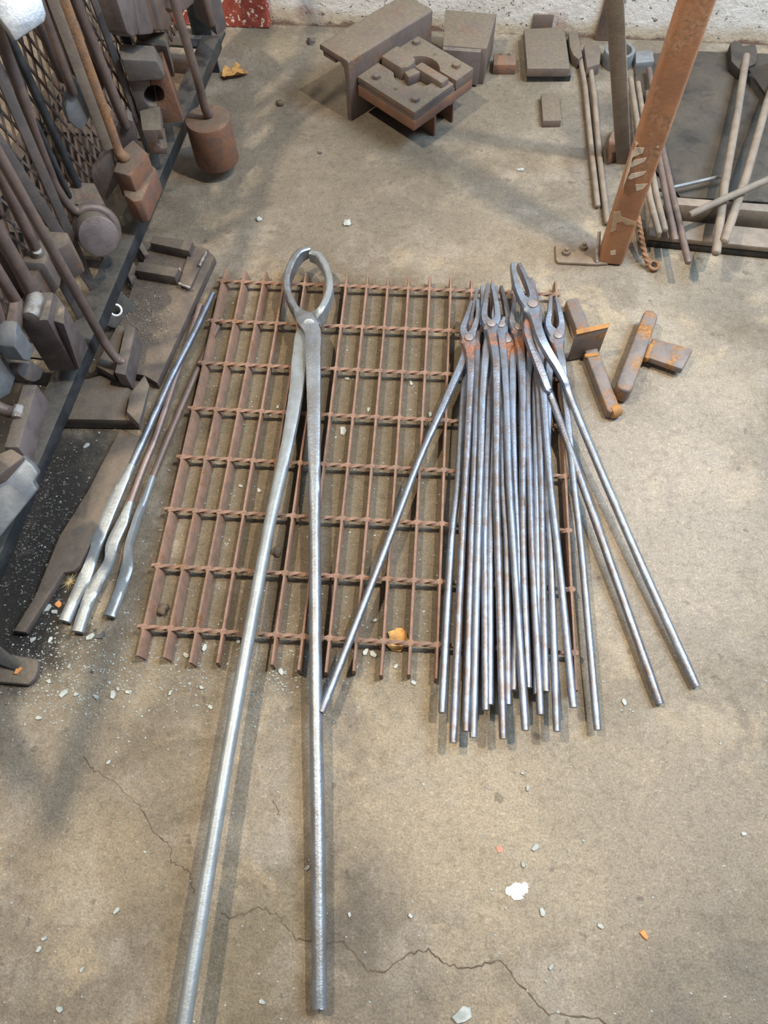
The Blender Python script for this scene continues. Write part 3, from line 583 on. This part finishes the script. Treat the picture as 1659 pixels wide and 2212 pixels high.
def tool(name, label, cat, P, heads, rods, group='tools hanging on the rack'):
    t = thing(name, Vector((P.x, P.y, P.z)), label, cat, group)
    h0 = None
    for nm, me, mat in heads:
        o = link(nm, me, mat, h0 if nm == 'weld' and h0 else t); h0 = h0 or o
    for pts, r, mat in rods: link('handle', rod(pts, r, upv=(1, 0, 0)), mat, t)
    return t
FN = Vector((.30, -.95, 0))                      # direction the head fronts face
# cylinder hammer hanging at the far end
Pb, Ptp = at(470, 345, .03), None; Pt = up(Pb, 450, 262)
Pt = Vector((Pb.x, Pb.y, Pb.z + .098)); tr = up(Pt, 395, 60)
tool('cylinder_hammer', 'rusty solid cylinder on a thin rod hanging clear of the floor', 'hammer', Pb, [('head', cyl(Pb, Pt, .047, .047, 40, .004), M_RUST)],
     [([at(452, 250, Pt.z + .001), at(444, 238, Pt.z + .02), at(425, 165, Pt.z + .10), hrod(at(452, 250, Pt.z), 393, 55)], .0085, M_HANDLE)])
# rusty stepped block hammer
P = at(272, 343, .222)
tool('block_hammer', 'orange rusty stepped block on a round rusty handle', 'hammer', P, [('head', slab([(243, 370), (262, 322), (287, 300), (320, 330), (281, 380)], .220, .165, .004), M_RUST),
     ('lower_step', slab([(262, 398), (322, 350), (337, 362), (306, 432), (288, 436), (268, 422)], .185, .135, .004), M_RUST)],
     [([P, P + Vector((-.012, .004, .012)), hrod(P + Vector((-.012, .004, .012)), 131, -10)], .0105, M_HRUST)])
Pq = rk(235, 325, -.02)
tool('plate_hammer', 'pale grey plate head behind the rusty stepped block, on a flat olive bar', 'hammer', Pq, [('head', planeslab([(199, 382), (243, 322), (256, 396), (231, 434), (206, 410)], Pq, FN, .03), M_RIVET)],
     [])
Pw = rk(234, 322, .004); o = link('handle', beam(Pw, hrod(Pw, 112, -5), .016, .006, (.55, -.85, 0)), M_TAN, bpy.data.objects['plate_hammer'])
# drum hammer with wrapped handle
c = rk(214, 511, .012); axd = Vector((.50, -.72, .42)).normalized(); r_ = .0335
bk = c - axd * .074; sdv = -axd.cross(Vector((0, 0, 1))).normalized(); upd = axd.cross(sdv); upd = upd if upd.z > 0 else -upd
wrap = [bk + axd * .022 + (upd * cos(a) + sdv * sin(a)) * (r_ + .004) for a in [radians(x) for x in (-25, 5, 35, 65, 95, 125, 150)]]
hp = bk + axd * .022 + upd * (r_ + .008) - sdv * .016
tool('drum_hammer', 'round drum-shaped hammer head facing forward with its handle wrapped around it', 'hammer', c, [('head', cyl(bk, c, r_, r_, 44, .0025), M_PURPLE)],
     [([hrod(hp, 0, 52), hp + Vector((-.01, 0, .05)), hp] + wrap[1:], .0088, M_HANDLE)])
Po = rk(165, 410, -.06)
tool('block_hammer', 'dusty block behind the drum-shaped hammer', 'hammer', Po, [('head', slab([(124, 427), (142, 392), (203, 395), (226, 440), (180, 446)], Po.z, Po.z - .06, .002), M_DUSTY)], [([Po + Vector((0, .01, -.01)), hrod(Po, 30, 110)], .007, M_BLACK)])
# hammer with welded rod
Pp = rk(82, 548, -.025)
tool('block_hammer', 'dusty angular block with a small bright weld at its handle', 'hammer', Pp, [('head', slab([(44, 562), (65, 537), (84, 513), (106, 518), (101, 560), (72, 603)], Pp.z, Pp.z - .055, .003), M_DUSTY), ('head_plate', slab([(100, 498), (145, 501), (152, 522), (112, 545)], Pp.z + .004, Pp.z - .060, .003), M_DUSTY),
     ('weld', cyl(Pp + Vector((0, 0, -.004)), Pp + Vector((.004, -.004, .012)), .011, .008, 14, .003), M_WELD)], [([Pp, hrod(Pp, 0, 378)], .0085, M_HANDLE)])
# box hammer, nearest big one
Pb = rk(70, 640, 0)
ztp, zbt = .268, .125
tool('box_hammer', 'large boxy V-sided hammer head with a thick weld lump on top', 'hammer', Pb, [('head', loft(pp([(38, 693), (103, 691), (116, 630), (49, 630)], ztp), pp([(106, 802), (167, 802), (186, 748), (118, 742)], zbt), .003), M_PURPLE),
     ('side_wedge', loft(pp([(106, 690), (118, 632), (140, 662), (138, 700)], .25), pp([(150, 790), (168, 735), (190, 745), (172, 800)], zbt + .006), .002), M_PURPLE),
     ('weld', merge(cyl(at(80, 640, ztp + .004), at(66, 688, ztp + .004), .014, .013, 18, .004)), M_WELD)], [([at(72, 640, ztp), at(70, 628, ztp + .012), hrod(at(70, 628, ztp + .012), 0, 508)], .0105, M_HANDLE)])
# blades left of it
Pr = rk(35, 660, .0)
tool('cutting_hammer', 'narrow blade-shaped hammer with a bluish face left of the boxy hammer', 'hammer', Pr, [('blade', rkslab([(37, 694), (76, 756), (64, 781), (50, 776), (32, 750), (33, 720)], .005, .03, .002), M_GREYB),
     ('neck', sweep([(rk(34, 645, -.01), .018, .018, 2), (rk(34, 670, -.01), .018, .024, 3), (rk(27, 715, -.01), .022, .03, 3), (rk(24, 745, -.012), .02, .03, 4)], (0, 1, 0), 12), M_HANDLE)], [([rk(34, 650, -.01), hrod(rk(34, 645, -.01), 0, 590)], .0088, M_HANDLE)])
Ps = rk(70, 800, .0)
tool('half_round_hammer', 'dark half-round hammer head hanging below the narrow blade', 'hammer', Ps, [('head', rkslab([(61, 786), (66, 778), (97, 798), (89, 820), (76, 826), (58, 822), (44, 812), (37, 800), (40, 785)], -.02, .04, .004), M_DARK)], [([Ps + Vector((-.03, .02, .02)), hrod(Ps + Vector((-.03, .02, .02)), 0, 690)], .008, M_HANDLE)])
Pg = rk(10, 815, -.03)
tool('plate_hammer', 'smooth blue grey plate at the left edge below the blades', 'hammer', Pg, [('head', rkslab([(-30, 760), (12, 774), (34, 814), (22, 850), (-30, 880)], -.03, .02), M_GREYB)], [([Pg + Vector((-.01, 0, .01)), hrod(Pg + Vector((-.01, 0, 0)), -60, 690)], .008, M_HANDLE)])
# bevelled bar hammer and broad plate at lower left
Pu = at(38, 890, .195)
tool('bevelled_hammer', 'long slant-sided hammer block with orange-streaked side above the rail', 'hammer', Pu, [('head', loft(pp([(49, 831), (80, 830), (39, 966), (8, 966)], .20), pp([(66, 872), (107, 869), (70, 1006), (30, 1006)], .165), .002), M_PURPLE),
     ('weld', cyl(at(42, 878, .200), at(36, 905, .200), .009, .008, 14, .003), M_WELD)], [([Pu, Pu + Vector((-.02, .0, .004)), Pu + Vector((-.055, .01, .035)), hrod(Pu + Vector((-.055, .01, .035)), -110, 700)], .0095, M_HANDLE)])
Pv = rk(20, 1060, .02)
tool('broad_plate_hammer', 'broad bluish worn plate hammer at the lower left corner of the rack', 'hammer', Pv, [('face', planeslab([(-40, 1035), (0, 1006), (48, 986), (70, 1004), (83, 1023), (72, 1043), (81, 1058), (0, 1160), (-40, 1200)], at(30, 1050, .20), (.35, -.55, .75), .03, .003), M_GREYB),
     ('back', slab([(-30, 990), (24, 967), (52, 986), (0, 1026), (-30, 1040)], .225, .19, .004), M_DUSTY)], [([at(-20, 1000, .22), hrod(at(-20, 1000, .22), -170, 850)], .0095, M_HANDLE)])
# hammer standing on the plate under the rack
Ph = at(266, 782, .066)
tool('block_hammer', 'oblong block on a long thin handle standing on the floor plate', 'hammer', Ph, [('head', slab([(272, 698), (293, 707), (271, 810), (247, 805)], .068, .022, .002), M_PURPLE)], [([Ph, Ph + Vector((-.010, .002, .006)), Ph + Vector((-.024, .012, .040)), hrod(Ph + Vector((-.024, .012, .040)), -5, 330)], .0080, M_HANDLE)])
# swage with round opening
Pk = rk(335, 207, 0)
arcL = [(333 + 22 * cos(radians(a)), 207 + 23 * sin(radians(a))) for a in range(-110, -291, -18)]
arcR = [(333 + 22 * cos(radians(a)), 207 + 23 * sin(radians(a))) for a in range(70, -111, -18)]
kz = rk(345, 139, .0).z
tool('swage_block', 'tall two-part swage block with a round opening, hanging near the far end', 'swage', Pk, [('jaw', planeslab([(278, 176), (324, 174)] + arcL + [(344, 262), (304, 264)], Pk, FN, .07), M_PURPLE), ('jaw', planeslab([(326, 174), (358, 150), (397, 262), (352, 266)] + arcR, Pk, FN, .075), M_RUST),
     ('front_lip', planeslab([(260, 128), (338, 132), (357, 166), (350, 173), (279, 177)], Pk + FN * .012, FN, .05, .002), M_DARK), ('saddle', slab([(262, 128), (290, 92), (356, 90), (361, 105), (346, 140)], kz, kz - .035, .002), M_DUSTY), ('upper_block', slab([(292, 92), (298, 72), (356, 68), (360, 100)], kz + .03, kz - .03, .002), M_DUSTY)],
     [([at(287, 125, kz), hrod(at(287, 125, kz), 236, -10)], .0085, M_BLACK)])
Pl = rk(330, 285, .01)
tool('swage_block', 'small dusty swage with a half-round notch under the tall swage', 'swage', Pl, [('head', planeslab([(307, 281), (347, 280), (342, 297), (341, 311), (350, 321), (362, 317), (361, 334), (324, 333)], Pl, FN, .06), M_DUSTY), ('cap', slab([(304, 237), (345, 228), (348, 280), (307, 281)], rk(330, 281, .01).z + .001, rk(330, 281, .01).z - .02, .002), M_DUSTY)],
     [([rk(336, 265, -.055), hrod(rk(336, 255, -.055), 300, 60)], .006, M_HANDLE)])
Pi = rk(275, 282, -.03)
tool('chisel_hammer', 'small purplish wedge head between the rusty block and the swages', 'hammer', Pi, [('head', planeslab([(250, 318), (262, 268), (276, 257), (287, 262), (298, 306), (292, 330)], Pi, FN, .03), M_PURPLE)], [([Pi + Vector((0, 0, .01)), hrod(Pi + Vector((0, 0, .02)), 160, -10)], .0095, M_HANDLE)])
Pgl = rk(168, 225, -.015)
tool('pointed_hammer', 'leaf-shaped pointed grey head hanging in front of the mesh', 'hammer', Pgl, [('head', planeslab([(156, 190), (166, 168), (190, 222), (199, 246), (190, 266), (176, 283), (166, 279), (148, 262), (141, 236), (144, 222)], Pgl, (.6, -.75, .1), .022, .004), M_GREYB)], [([Pgl + Vector((0, 0, .02)), hrod(Pgl + Vector((-.0, 0, .04)), 80, -20)], .008, M_HANDLE)])
Phd = rk(215, 168, -.05)
tool('disc_hammer', 'rounded grey disc head behind the rusty handle', 'hammer', Phd, [('head', planeslab([(214 + 17 * cos(k * pi / 12) - 4 * sin(k * pi / 12), 168 + 38 * sin(k * pi / 12)) for k in range(24)], Phd, (.6, -.75, .1), .03, .003), M_PURPLE)], [([Phd + Vector((0, 0, -.01)), hrod(Phd + Vector((0, 0, .03)), 110, -40)], .008, M_HANDLE)])
for (u0, v0, u1, v1, lab, r) in ((136, 170, 62, -10, 'dark brown rod with rounded end in front of the mesh, left of two', .0088), (160, 168, 88, -10, 'reddish brown rod with rounded end in front of the mesh, right of two', .0088)):
    P0 = rk(u0, v0, -.04); one('hanging_rod', rod([P0, hrod(P0, u1, v1)], r, upv=(1, 0, 0)), M_HANDLE, lab, 'rod', P0, 'tools hanging on the rack')
P0 = rk(150, 425, -.04); one('hanging_rod', rod([P0, hrod(P0, 5, 110)], .005, upv=(1, 0, 0)), M_BLACK, 'thin dark rod running beside the drum hammer handle', 'rod', P0, 'tools hanging on the rack')
P0 = rk(45, 640, -.03); one('hanging_rod', rod([P0, hrod(P0, 0, 545)], .007, upv=(1, 0, 0)), M_HANDLE, 'short stretch of brown rod behind the boxy hammer', 'rod', P0, 'tools hanging on the rack')
# bright plate, top left
Pa = rk(60, 45, .03)
tool('flatter', 'bright worn flatter plate at the top left corner', 'hammer', Pa, [('face', planeslab([(-40, -60), (70, -40), (92, 0), (101, 30), (97, 47), (34, 90), (18, 64), (-40, -10)], Pa, (.62, -.60, .5), .018, .003), M_SHINY)], [([Pa + Vector((-.02, .02, -.005)), Vector((Pa.x - .04, Pa.y + .03, .80))], .009, M_HANDLE)])
# upper row of heads
for px, off, th, mat, lab in (([(240, -40), (284, -40), (300, 60), (299, 75), (288, 80), (276, 72)], .03, .035, M_PURPLE, 'tapered hammer head at the top, leftmost of the upper row'),
                              ([(284, -40), (308, -40), (334, 64), (330, 74), (303, 76)], .012, .03, M_PURPLE, 'slim tapered hammer head at the top, second of the upper row'),
                              ([(308, -40), (360, -40), (373, 52), (364, 66), (336, 66), (328, 58)], .012, .05, M_HANDLE, 'broad round-cornered head at the top, third of the upper row'),
                              ([(360, -40), (424, -40), (420, 8), (402, 23), (380, 27), (366, 20)], .02, .05, M_HANDLE, 'round-bottomed head at the top, fourth of the upper row')):
    P0 = rk(*px[-1], off); c0 = sum(([rk(u, v, off) for u, v in px]), Vector()) / len(px)
    tool('upper_hammer', lab, 'hammer', P0, [('head', rkslab(px, off, th, .004), mat)], [([c0 - NR * th * .5 + Vector((0, 0, .01)), Vector((c0.x - .02, c0.y, .80))], .008, M_HANDLE)], 'upper row of hanging hammer heads')
P0 = at(469, 77, .17)
tool('upper_hammer', 'big square dark-edged head at the top, rightmost of the upper row', 'hammer', P0, [('head', (lambda a: loft(a, [p + Vector((0, 0, .16)) for p in a], .002))(pp([(422, 38), (469, 77), (490, 62), (448, 26)], .17)), M_DARK)], [([at(455, 50, .3), Vector((at(455, 50, .3).x - .01, at(455, 50, .3).y, .80))], .009, M_HANDLE)], 'upper row of hanging hammer heads')
# ------------------------------------------------------------------ plates under the rack
P = at(350, 680); t = thing('fixture_plate', (P.x, P.y, 0), 'large dusty floor plate with two cross bars, strewn with grinding dust', 'steel plate')
link('plate', slab([(326, 527), (425, 522), (464, 553), (339, 827), (312, 811), (248, 800), (206, 792), (262, 690), (285, 620)], .020, .001, .0015), M_WEATH, t)
link('cross_bar', slab([(324, 524), (330, 508), (416, 520), (408, 542)], .044, .0205), M_WEATH, t)
link('cross_bar', slab([(293, 584), (300, 565), (387, 579), (377, 598)], .044, .0205), M_WEATH, t)
link('strip', slab([(412, 528), (450, 538), (411, 620), (386, 612)], .028, .0205), M_WEATH, t)
link('riser', slab([(206, 790), (255, 700), (268, 706), (246, 812)], .048, .021, .002), M_WEATH, t)
for a, b_ in (((386, 612), (412, 622)), ((408, 540), (414, 526)), ((378, 598), (388, 580)), ((430, 575), (445, 545))):
    link('weld', sweep([(at(*a, .031).lerp(at(*b_, .031), k / 6), .006 + .002 * (k % 2), .006, 2) for k in range(7)], (0, 0, 1), 8), M_WELD, t)
P = at(220, 870); t = thing('flanged_plate', (P.x, P.y, 0), 'dark steel plate with an upturned right flange by the rail', 'steel plate')
link('plate', slab([(150, 828), (215, 810), (262, 816), (286, 846), (296, 908), (118, 905)], .030, .001, .003), M_WEATH, t)
link('flange', loft(pp([(280, 850), (313, 806), (324, 832), (300, 918), (272, 888)], .050), pp([(282, 868), (310, 828), (322, 850), (304, 932), (276, 905)], .031), .004), M_PURPLE, t)
P = at(180, 1130); one('paddle_plate', slab([(258, 928), (309, 943), (269, 1030), (203, 1160), (172, 1221), (158, 1234), (136, 1237), (125, 1256), (54, 1366), (28, 1363), (76, 1284), (104, 1215), (127, 1158), (187, 1063), (222, 996)], .016, .001, .003), M_WEATH, 'long paddle-shaped flat plate lying left of the three rods', 'steel plate', (P.x, P.y, 0))
P = at(268, 560)
for px, lab in (([(283, 502), (300, 500), (322, 548), (310, 552)], 'short bar end poking out under the rail, farther of two'), ([(262, 545), (282, 540), (300, 588), (280, 606)], 'short bar end poking out under the rail, nearer of two')):
    P = at(*px[2]); one('bar_end', slab([(u - 25, v - 35) for u, v in px[:2]] + px[2:], .03, .002, .003), M_PURPLE, lab, 'bar', (P.x, P.y, 0), 'bar ends under the rail')
c = at(250, 670, .030); nd = Vector((.45, -.50, .74)).normalized()
t = thing('cutoff_disc', (c.x, c.y, 0), 'worn black cut-off disc leaning between the rail and the floor plate', 'grinding disc')
dk = link('disc', ring(c, nd, .034, .012, .003, 40, .0006), flat('abrasive disc', (.06, .058, .052), .7, .3), t); link('hub_ring', ring(c + nd * .0004, nd, .0125, .0082, .0034, 28, .0005), M_SHINY, dk)
# ------------------------------------------------------------------ litter on the floor
def flake_mesh(n, seed, th=.0012):
    rnd = random.Random(seed); bm = bmesh.new(); a = [(cos(2 * pi * k / n + rnd.uniform(-.3, .3)), sin(2 * pi * k / n + rnd.uniform(-.3, .3))) for k in range(n)]
    r = [rnd.uniform(.55, 1) for _ in range(n)]
    lo = [bm.verts.new((x * q * .005, y * q * .0035, 0)) for (x, y), q in zip(a, r)]; hi = [bm.verts.new((x * q * .0045, y * q * .0031, th)) for (x, y), q in zip(a, r)]
    bm.faces.new(lo[::-1]); bm.faces.new(hi)
    for k in range(n): bm.faces.new((lo[k], lo[(k + 1) % n], hi[(k + 1) % n], hi[k]))
    return finish(bm)
FL = [flake_mesh(5 + k % 3, 40 + k) for k in range(5)]; FLD = [flake_mesh(6, 60 + k) for k in range(2)]; FLO = [flake_mesh(7, 70 + k) for k in range(2)]
for f_ in FL: f_.materials.append(M_CHIP)
for f_ in FLD: f_.materials.append(M_CHIPD)
for f_ in FLO: f_.materials.append(M_ORCHIP)
def flake(u, v, s, label, group=None, fam=FL, z=.0, rz=None, nm='scale_flake', cat='flake', tilt=0.0):
    o = bpy.data.objects.new(nm, fam[random.randrange(len(fam))]); C.objects.link(o); o.location = at(u, v, .001) + Vector((0, 0, z)); o.scale = (s, s, 1 + .3 * s)
    o.rotation_euler = (tilt, tilt * .5, random.uniform(0, 6.28) if rz is None else rz); return tag(o, label, cat, group)
for u, v, s, lab in ((1000, 2192, 3.6, 'largest grey flake, at the bottom edge of the floor'), (1157, 1830, 1.7, 'bluish flake up and right of the white paint splat'), (1172, 1970, 1.5, 'dull grey flake just below and right of the white paint splat'), (742, 931, 2.6, 'long grey flake inside the grating right of the giant tongs'),
                     (1348, 1516, 1.5, 'pale flake left of the tips of the splayed reins'), (137, 1498, 2.0, 'pale flake on the floor right of the rack foot'), (245, 1500, 1.9, 'pale flake halfway between the rack foot and the giant tongs'), (196, 1376, 2.0, 'pale flake below the tips of the three rods'), (103, 1314, 2.1, 'squarish pale flake beside the narrow end of the paddle-shaped plate'), (443, 1399, 1.7, 'pale flake between the third and fourth grating bars'), (607, 1450, 1.7, 'pale flake at the grating bar ends left of the giant tongs'), (806, 1414, 1.8, 'pale flake between grating bars beside the dry leaf'), (187, 963, 1.6, 'lone pale flake on the sooty floor above the paddle-shaped plate')):
    flake(u, v, s, lab)
flake(690, 330, 1.6, 'dark flake alone on the floor below the angle iron', None, FLD); flake(218, 1374, 2.2, 'dark crumb just right of the pale flake under the three rods', None, FLD)
flake(1125, 367, 2.0, 'pale bluish flake alone in front of the oblong block')
flake(127, 1306, 1.9, 'orange paint chip between the paddle-shaped plate and the three rods', None, FLO, nm='paint_chip', cat='paint chip'); flake(48, 1452, 1.9, 'orange paint chip lying on the rack foot plate', None, FLO, .0125, nm='paint_chip', cat='paint chip'); flake(1391, 2018, 1.7, 'orange paint chip on bare floor at the lower right', None, FLO, nm='paint_chip', cat='paint chip')
for u, v, s in ((106, 1472, 1.2), (235, 1647, 1.0), (84, 1551, 1.3), (252, 1967, 1.2), (97, 2027, 1.1), (85, 2050, 1.2), (177, 2095, 1.0), (129, 2180, 1.4), (665, 1874, 1.2), (755, 1975, .9), (566, 2164, 1.1), (1140, 1703, 1.0), (1130, 1867, 1.2), (887, 1979, 1.0), (1297, 2000, 1.2), (1190, 2089, 1.1), (1606, 1801, 1.1), (403, 1416, 1.6), (855, 1440, 1.2), (790, 1408, 1.6), (894, 1475, 1.4), (929, 895, 1.5), (796, 885, 1.2), (119, 1322, 1.5), (71, 1382, 1.5), (109, 1382, 1.3), (810, 1340, 1.1), (150, 1440, 1.1), (275, 1495, 1.0), (208, 1505, 1.2), (455, 1527, 1.2), (436, 1486, 1.1), (368, 1497, 1.0), (255, 1488, 1.0), (165, 1500, 1.2), (440, 810, 1.1), (600, 880, 1.0), (888, 828, 1.3), (750, 818, 1.4), (1440, 800, .9), (1128, 1670, .8), (1165, 640, .9), (560, 1060, 1.3), (520, 1050, 1.2), (515, 1385, 1.4), (478, 1395, 1.2)):
    flake(u, v, s, 'small pale scale flake scattered on the concrete floor', 'small pale scale flakes on the floor')
def blot(px, z, mat, name, label, cat, ragged=.004):
    P = [at(u, v) for u, v in px]; c = sum(P, Vector()) / len(P); Q = []
    for a, b_ in zip(P, P[1:] + P[:1]):
        for k in range(3): Q.append(a.lerp(b_, k / 3) + Vector((random.uniform(-1, 1), random.uniform(-1, 1), 0)) * ragged * .4)
    return one(name, loft([q + Vector((0, 0, z)) for q in Q], [q + Vector((0, 0, .0002)) for q in Q], 0), mat, label, cat, (c.x, c.y, 0), smooth=0)
blot([(1090, 1918), (1102, 1914), (1112, 1904), (1122, 1910), (1136, 1906), (1144, 1916), (1138, 1930), (1130, 1935), (1124, 1946), (1110, 1944), (1104, 1936), (1094, 1932)], .0014, M_WHITE, 'paint_splat', 'white paint splat on the concrete at lower right centre', 'paint splat')
blot([(1072, 1830), (1080, 1826), (1087, 1834), (1084, 1841), (1074, 1840)], .0008, M_PINK, 'paint_splat', 'small faded red paint spot left of the bluish flake', 'paint splat', .002)
def leaf(u, v, ln, wd, rz, curl, label, z=.004):
    bm = bmesh.new(); G = []; rnd = random.Random(int(u))
    for i in range(11):
        x = -1 + 2 * i / 10; hw = (1 - x * x) ** .5 * (1 + .25 * sin(7 * x)) ; row = []
        for j in range(7):
            y = -1 + 2 * j / 6; q = hw * y * (1 + (rnd.uniform(-.22, .12) if abs(y) == 1 else 0))
            row.append(bm.verts.new((x * ln / 2, q * wd / 2, curl * (q * q - .3 * x * q) + rnd.uniform(0, .0012))))
        G.append(row)
    for i in range(10):
        for j in range(6): bm.faces.new((G[i][j], G[i + 1][j], G[i + 1][j + 1], G[i][j + 1]))
    me = finish(bm); me.transform(Matrix.Rotation(rz, 4, 'Z')); p = at(u, v, z); me.transform(Matrix.Translation(p))
    return one('dry_leaf', me, M_LEAF, label, 'leaf', (p.x, p.y, 0), None, 60)
leaf(508, 161, .066, .034, .25, .012, 'curled brown leaf on the floor behind the hanging cylinder', .006)
leaf(858, 1381, .040, .034, 1.2, .003, 'flat tan leaf lying under the grating near its front edge', .002)
P = at(150, 1256, .004); bm = bmesh.new(); rnd = random.Random(3)
for k in range(30):
    a = 2 * pi * k / 30 + rnd.uniform(-.1, .1); L = rnd.uniform(.014, .024); d = Vector((cos(a), sin(a), rnd.uniform(0, .25))).normalized(); s = Vector((-d.y, d.x, 0)).normalized() * .0005; e = P + d * L
    v = [bm.verts.new(q) for q in (P - s, P + s, P + Vector((0, 0, .001)), e)]; bm.faces.new((v[0], v[1], v[3])); bm.faces.new((v[1], v[2], v[3])); bm.faces.new((v[2], v[0], v[3]))
one('seed_head', finish(bm), M_STRAW, 'spiky straw-coloured seed head by the flattened rod ends', 'seed head', (P.x, P.y, 0), None, 0)
def lump(u, v, s, mat, label, nm='crumb'):
    bm = bmesh.new(); bmesh.ops.create_icosphere(bm, subdivisions=2, radius=s); rnd = random.Random(int(u * 3 + v))
    for q in bm.verts: q.co *= rnd.uniform(.65, 1.2); q.co.z = max(q.co.z * .7, -s * .3)
    me = finish(bm); p = at(u, v, s * .3); me.transform(Matrix.Translation(p)); one(nm, me, mat, label, 'debris', (p.x, p.y, 0), None, 60)
lump(559, 473, .007, M_CHIP, 'grey fluffy lump on the floor above the giant tongs, left', 'fluff_lump'); lump(750, 481, .009, M_CHIP, 'grey fluffy lump on the floor above the giant tongs, right', 'fluff_lump')
lump(604, 223, .010, M_CRACK, 'dark dirt lump in the middle of the back floor', 'dirt_lump'); lump(672, 90, .012, M_WEATH, 'dirt lump beside the left end of the angle iron', 'dirt_lump'); lump(598, 1192, .009, M_CRACK, 'dark dirt lump inside the grating beside the giant tongs', 'dirt_lump'); lump(350, 1318, .011, M_CRACK, 'dark dirt lump between the first two grating bars', 'dirt_lump'); lump(96, 1008, .008, M_TAN, 'tan crumb on the sooty floor by the lower end of the rail', 'crumb')
def scatter(name, n, gen, smin, smax, mat, label, seed):
    rnd = random.Random(seed); vs_, fs_ = [], []
    for _ in range(n):
        u, v = gen(rnd)
        p = at(u, v); s = smin + (smax - smin) * rnd.random() ** 3; a0_ = rnd.uniform(0, 6.28); k = len(vs_)
        for j in range(4):
            a = a0_ + j * pi / 2 + rnd.uniform(-.5, .5); r = s * rnd.uniform(.5, 1)
            vs_.append((p.x + cos(a) * r, p.y + sin(a) * r * .7, .0003 + rnd.random() * s * .25))
        vs_.append((p.x, p.y, .0006 + s * .35)); fs_ += [(k, k + 1, k + 4), (k + 1, k + 2, k + 4), (k + 2, k + 3, k + 4), (k + 3, k, k + 4)]
    me = bpy.data.meshes.new('m'); me.from_pydata(vs_, [], fs_); o = link(name, me, mat, smooth=0); tag(o, label, 'debris', None, 'stuff')
def g_all(r):
    k = r.random()
    if k < .30: return r.gauss(480, 230), r.gauss(1440, 70)
    if k < .55: return r.uniform(60, 1000), r.uniform(640, 1480)
    if k < .72: return r.gauss(130, 90), r.gauss(1450, 70)
    return r.uniform(-50, 1700), r.uniform(60, 2260)
scatter('floor_grit', 8000, g_all, .0007, .0034, M_CHIP, 'fine pale grit and scale dust scattered over the concrete floor', 5)
scatter('soot_grit', 2600, lambda r: (r.gauss(70, 70), r.gauss(1130, 110)), .001, .005, M_CHIPD, 'dark coal-like grit on the sooty floor under the rack end', 6)
scatter('grinding_dust', 1500, lambda r: (r.gauss(325, 28), r.gauss(700, 40)), .0006, .0030, M_WELD, 'sparkling grinding dust on the floor plate under the rack', 8)
for v in bpy.data.objects['grinding_dust'].data.vertices: v.co.z += .0205
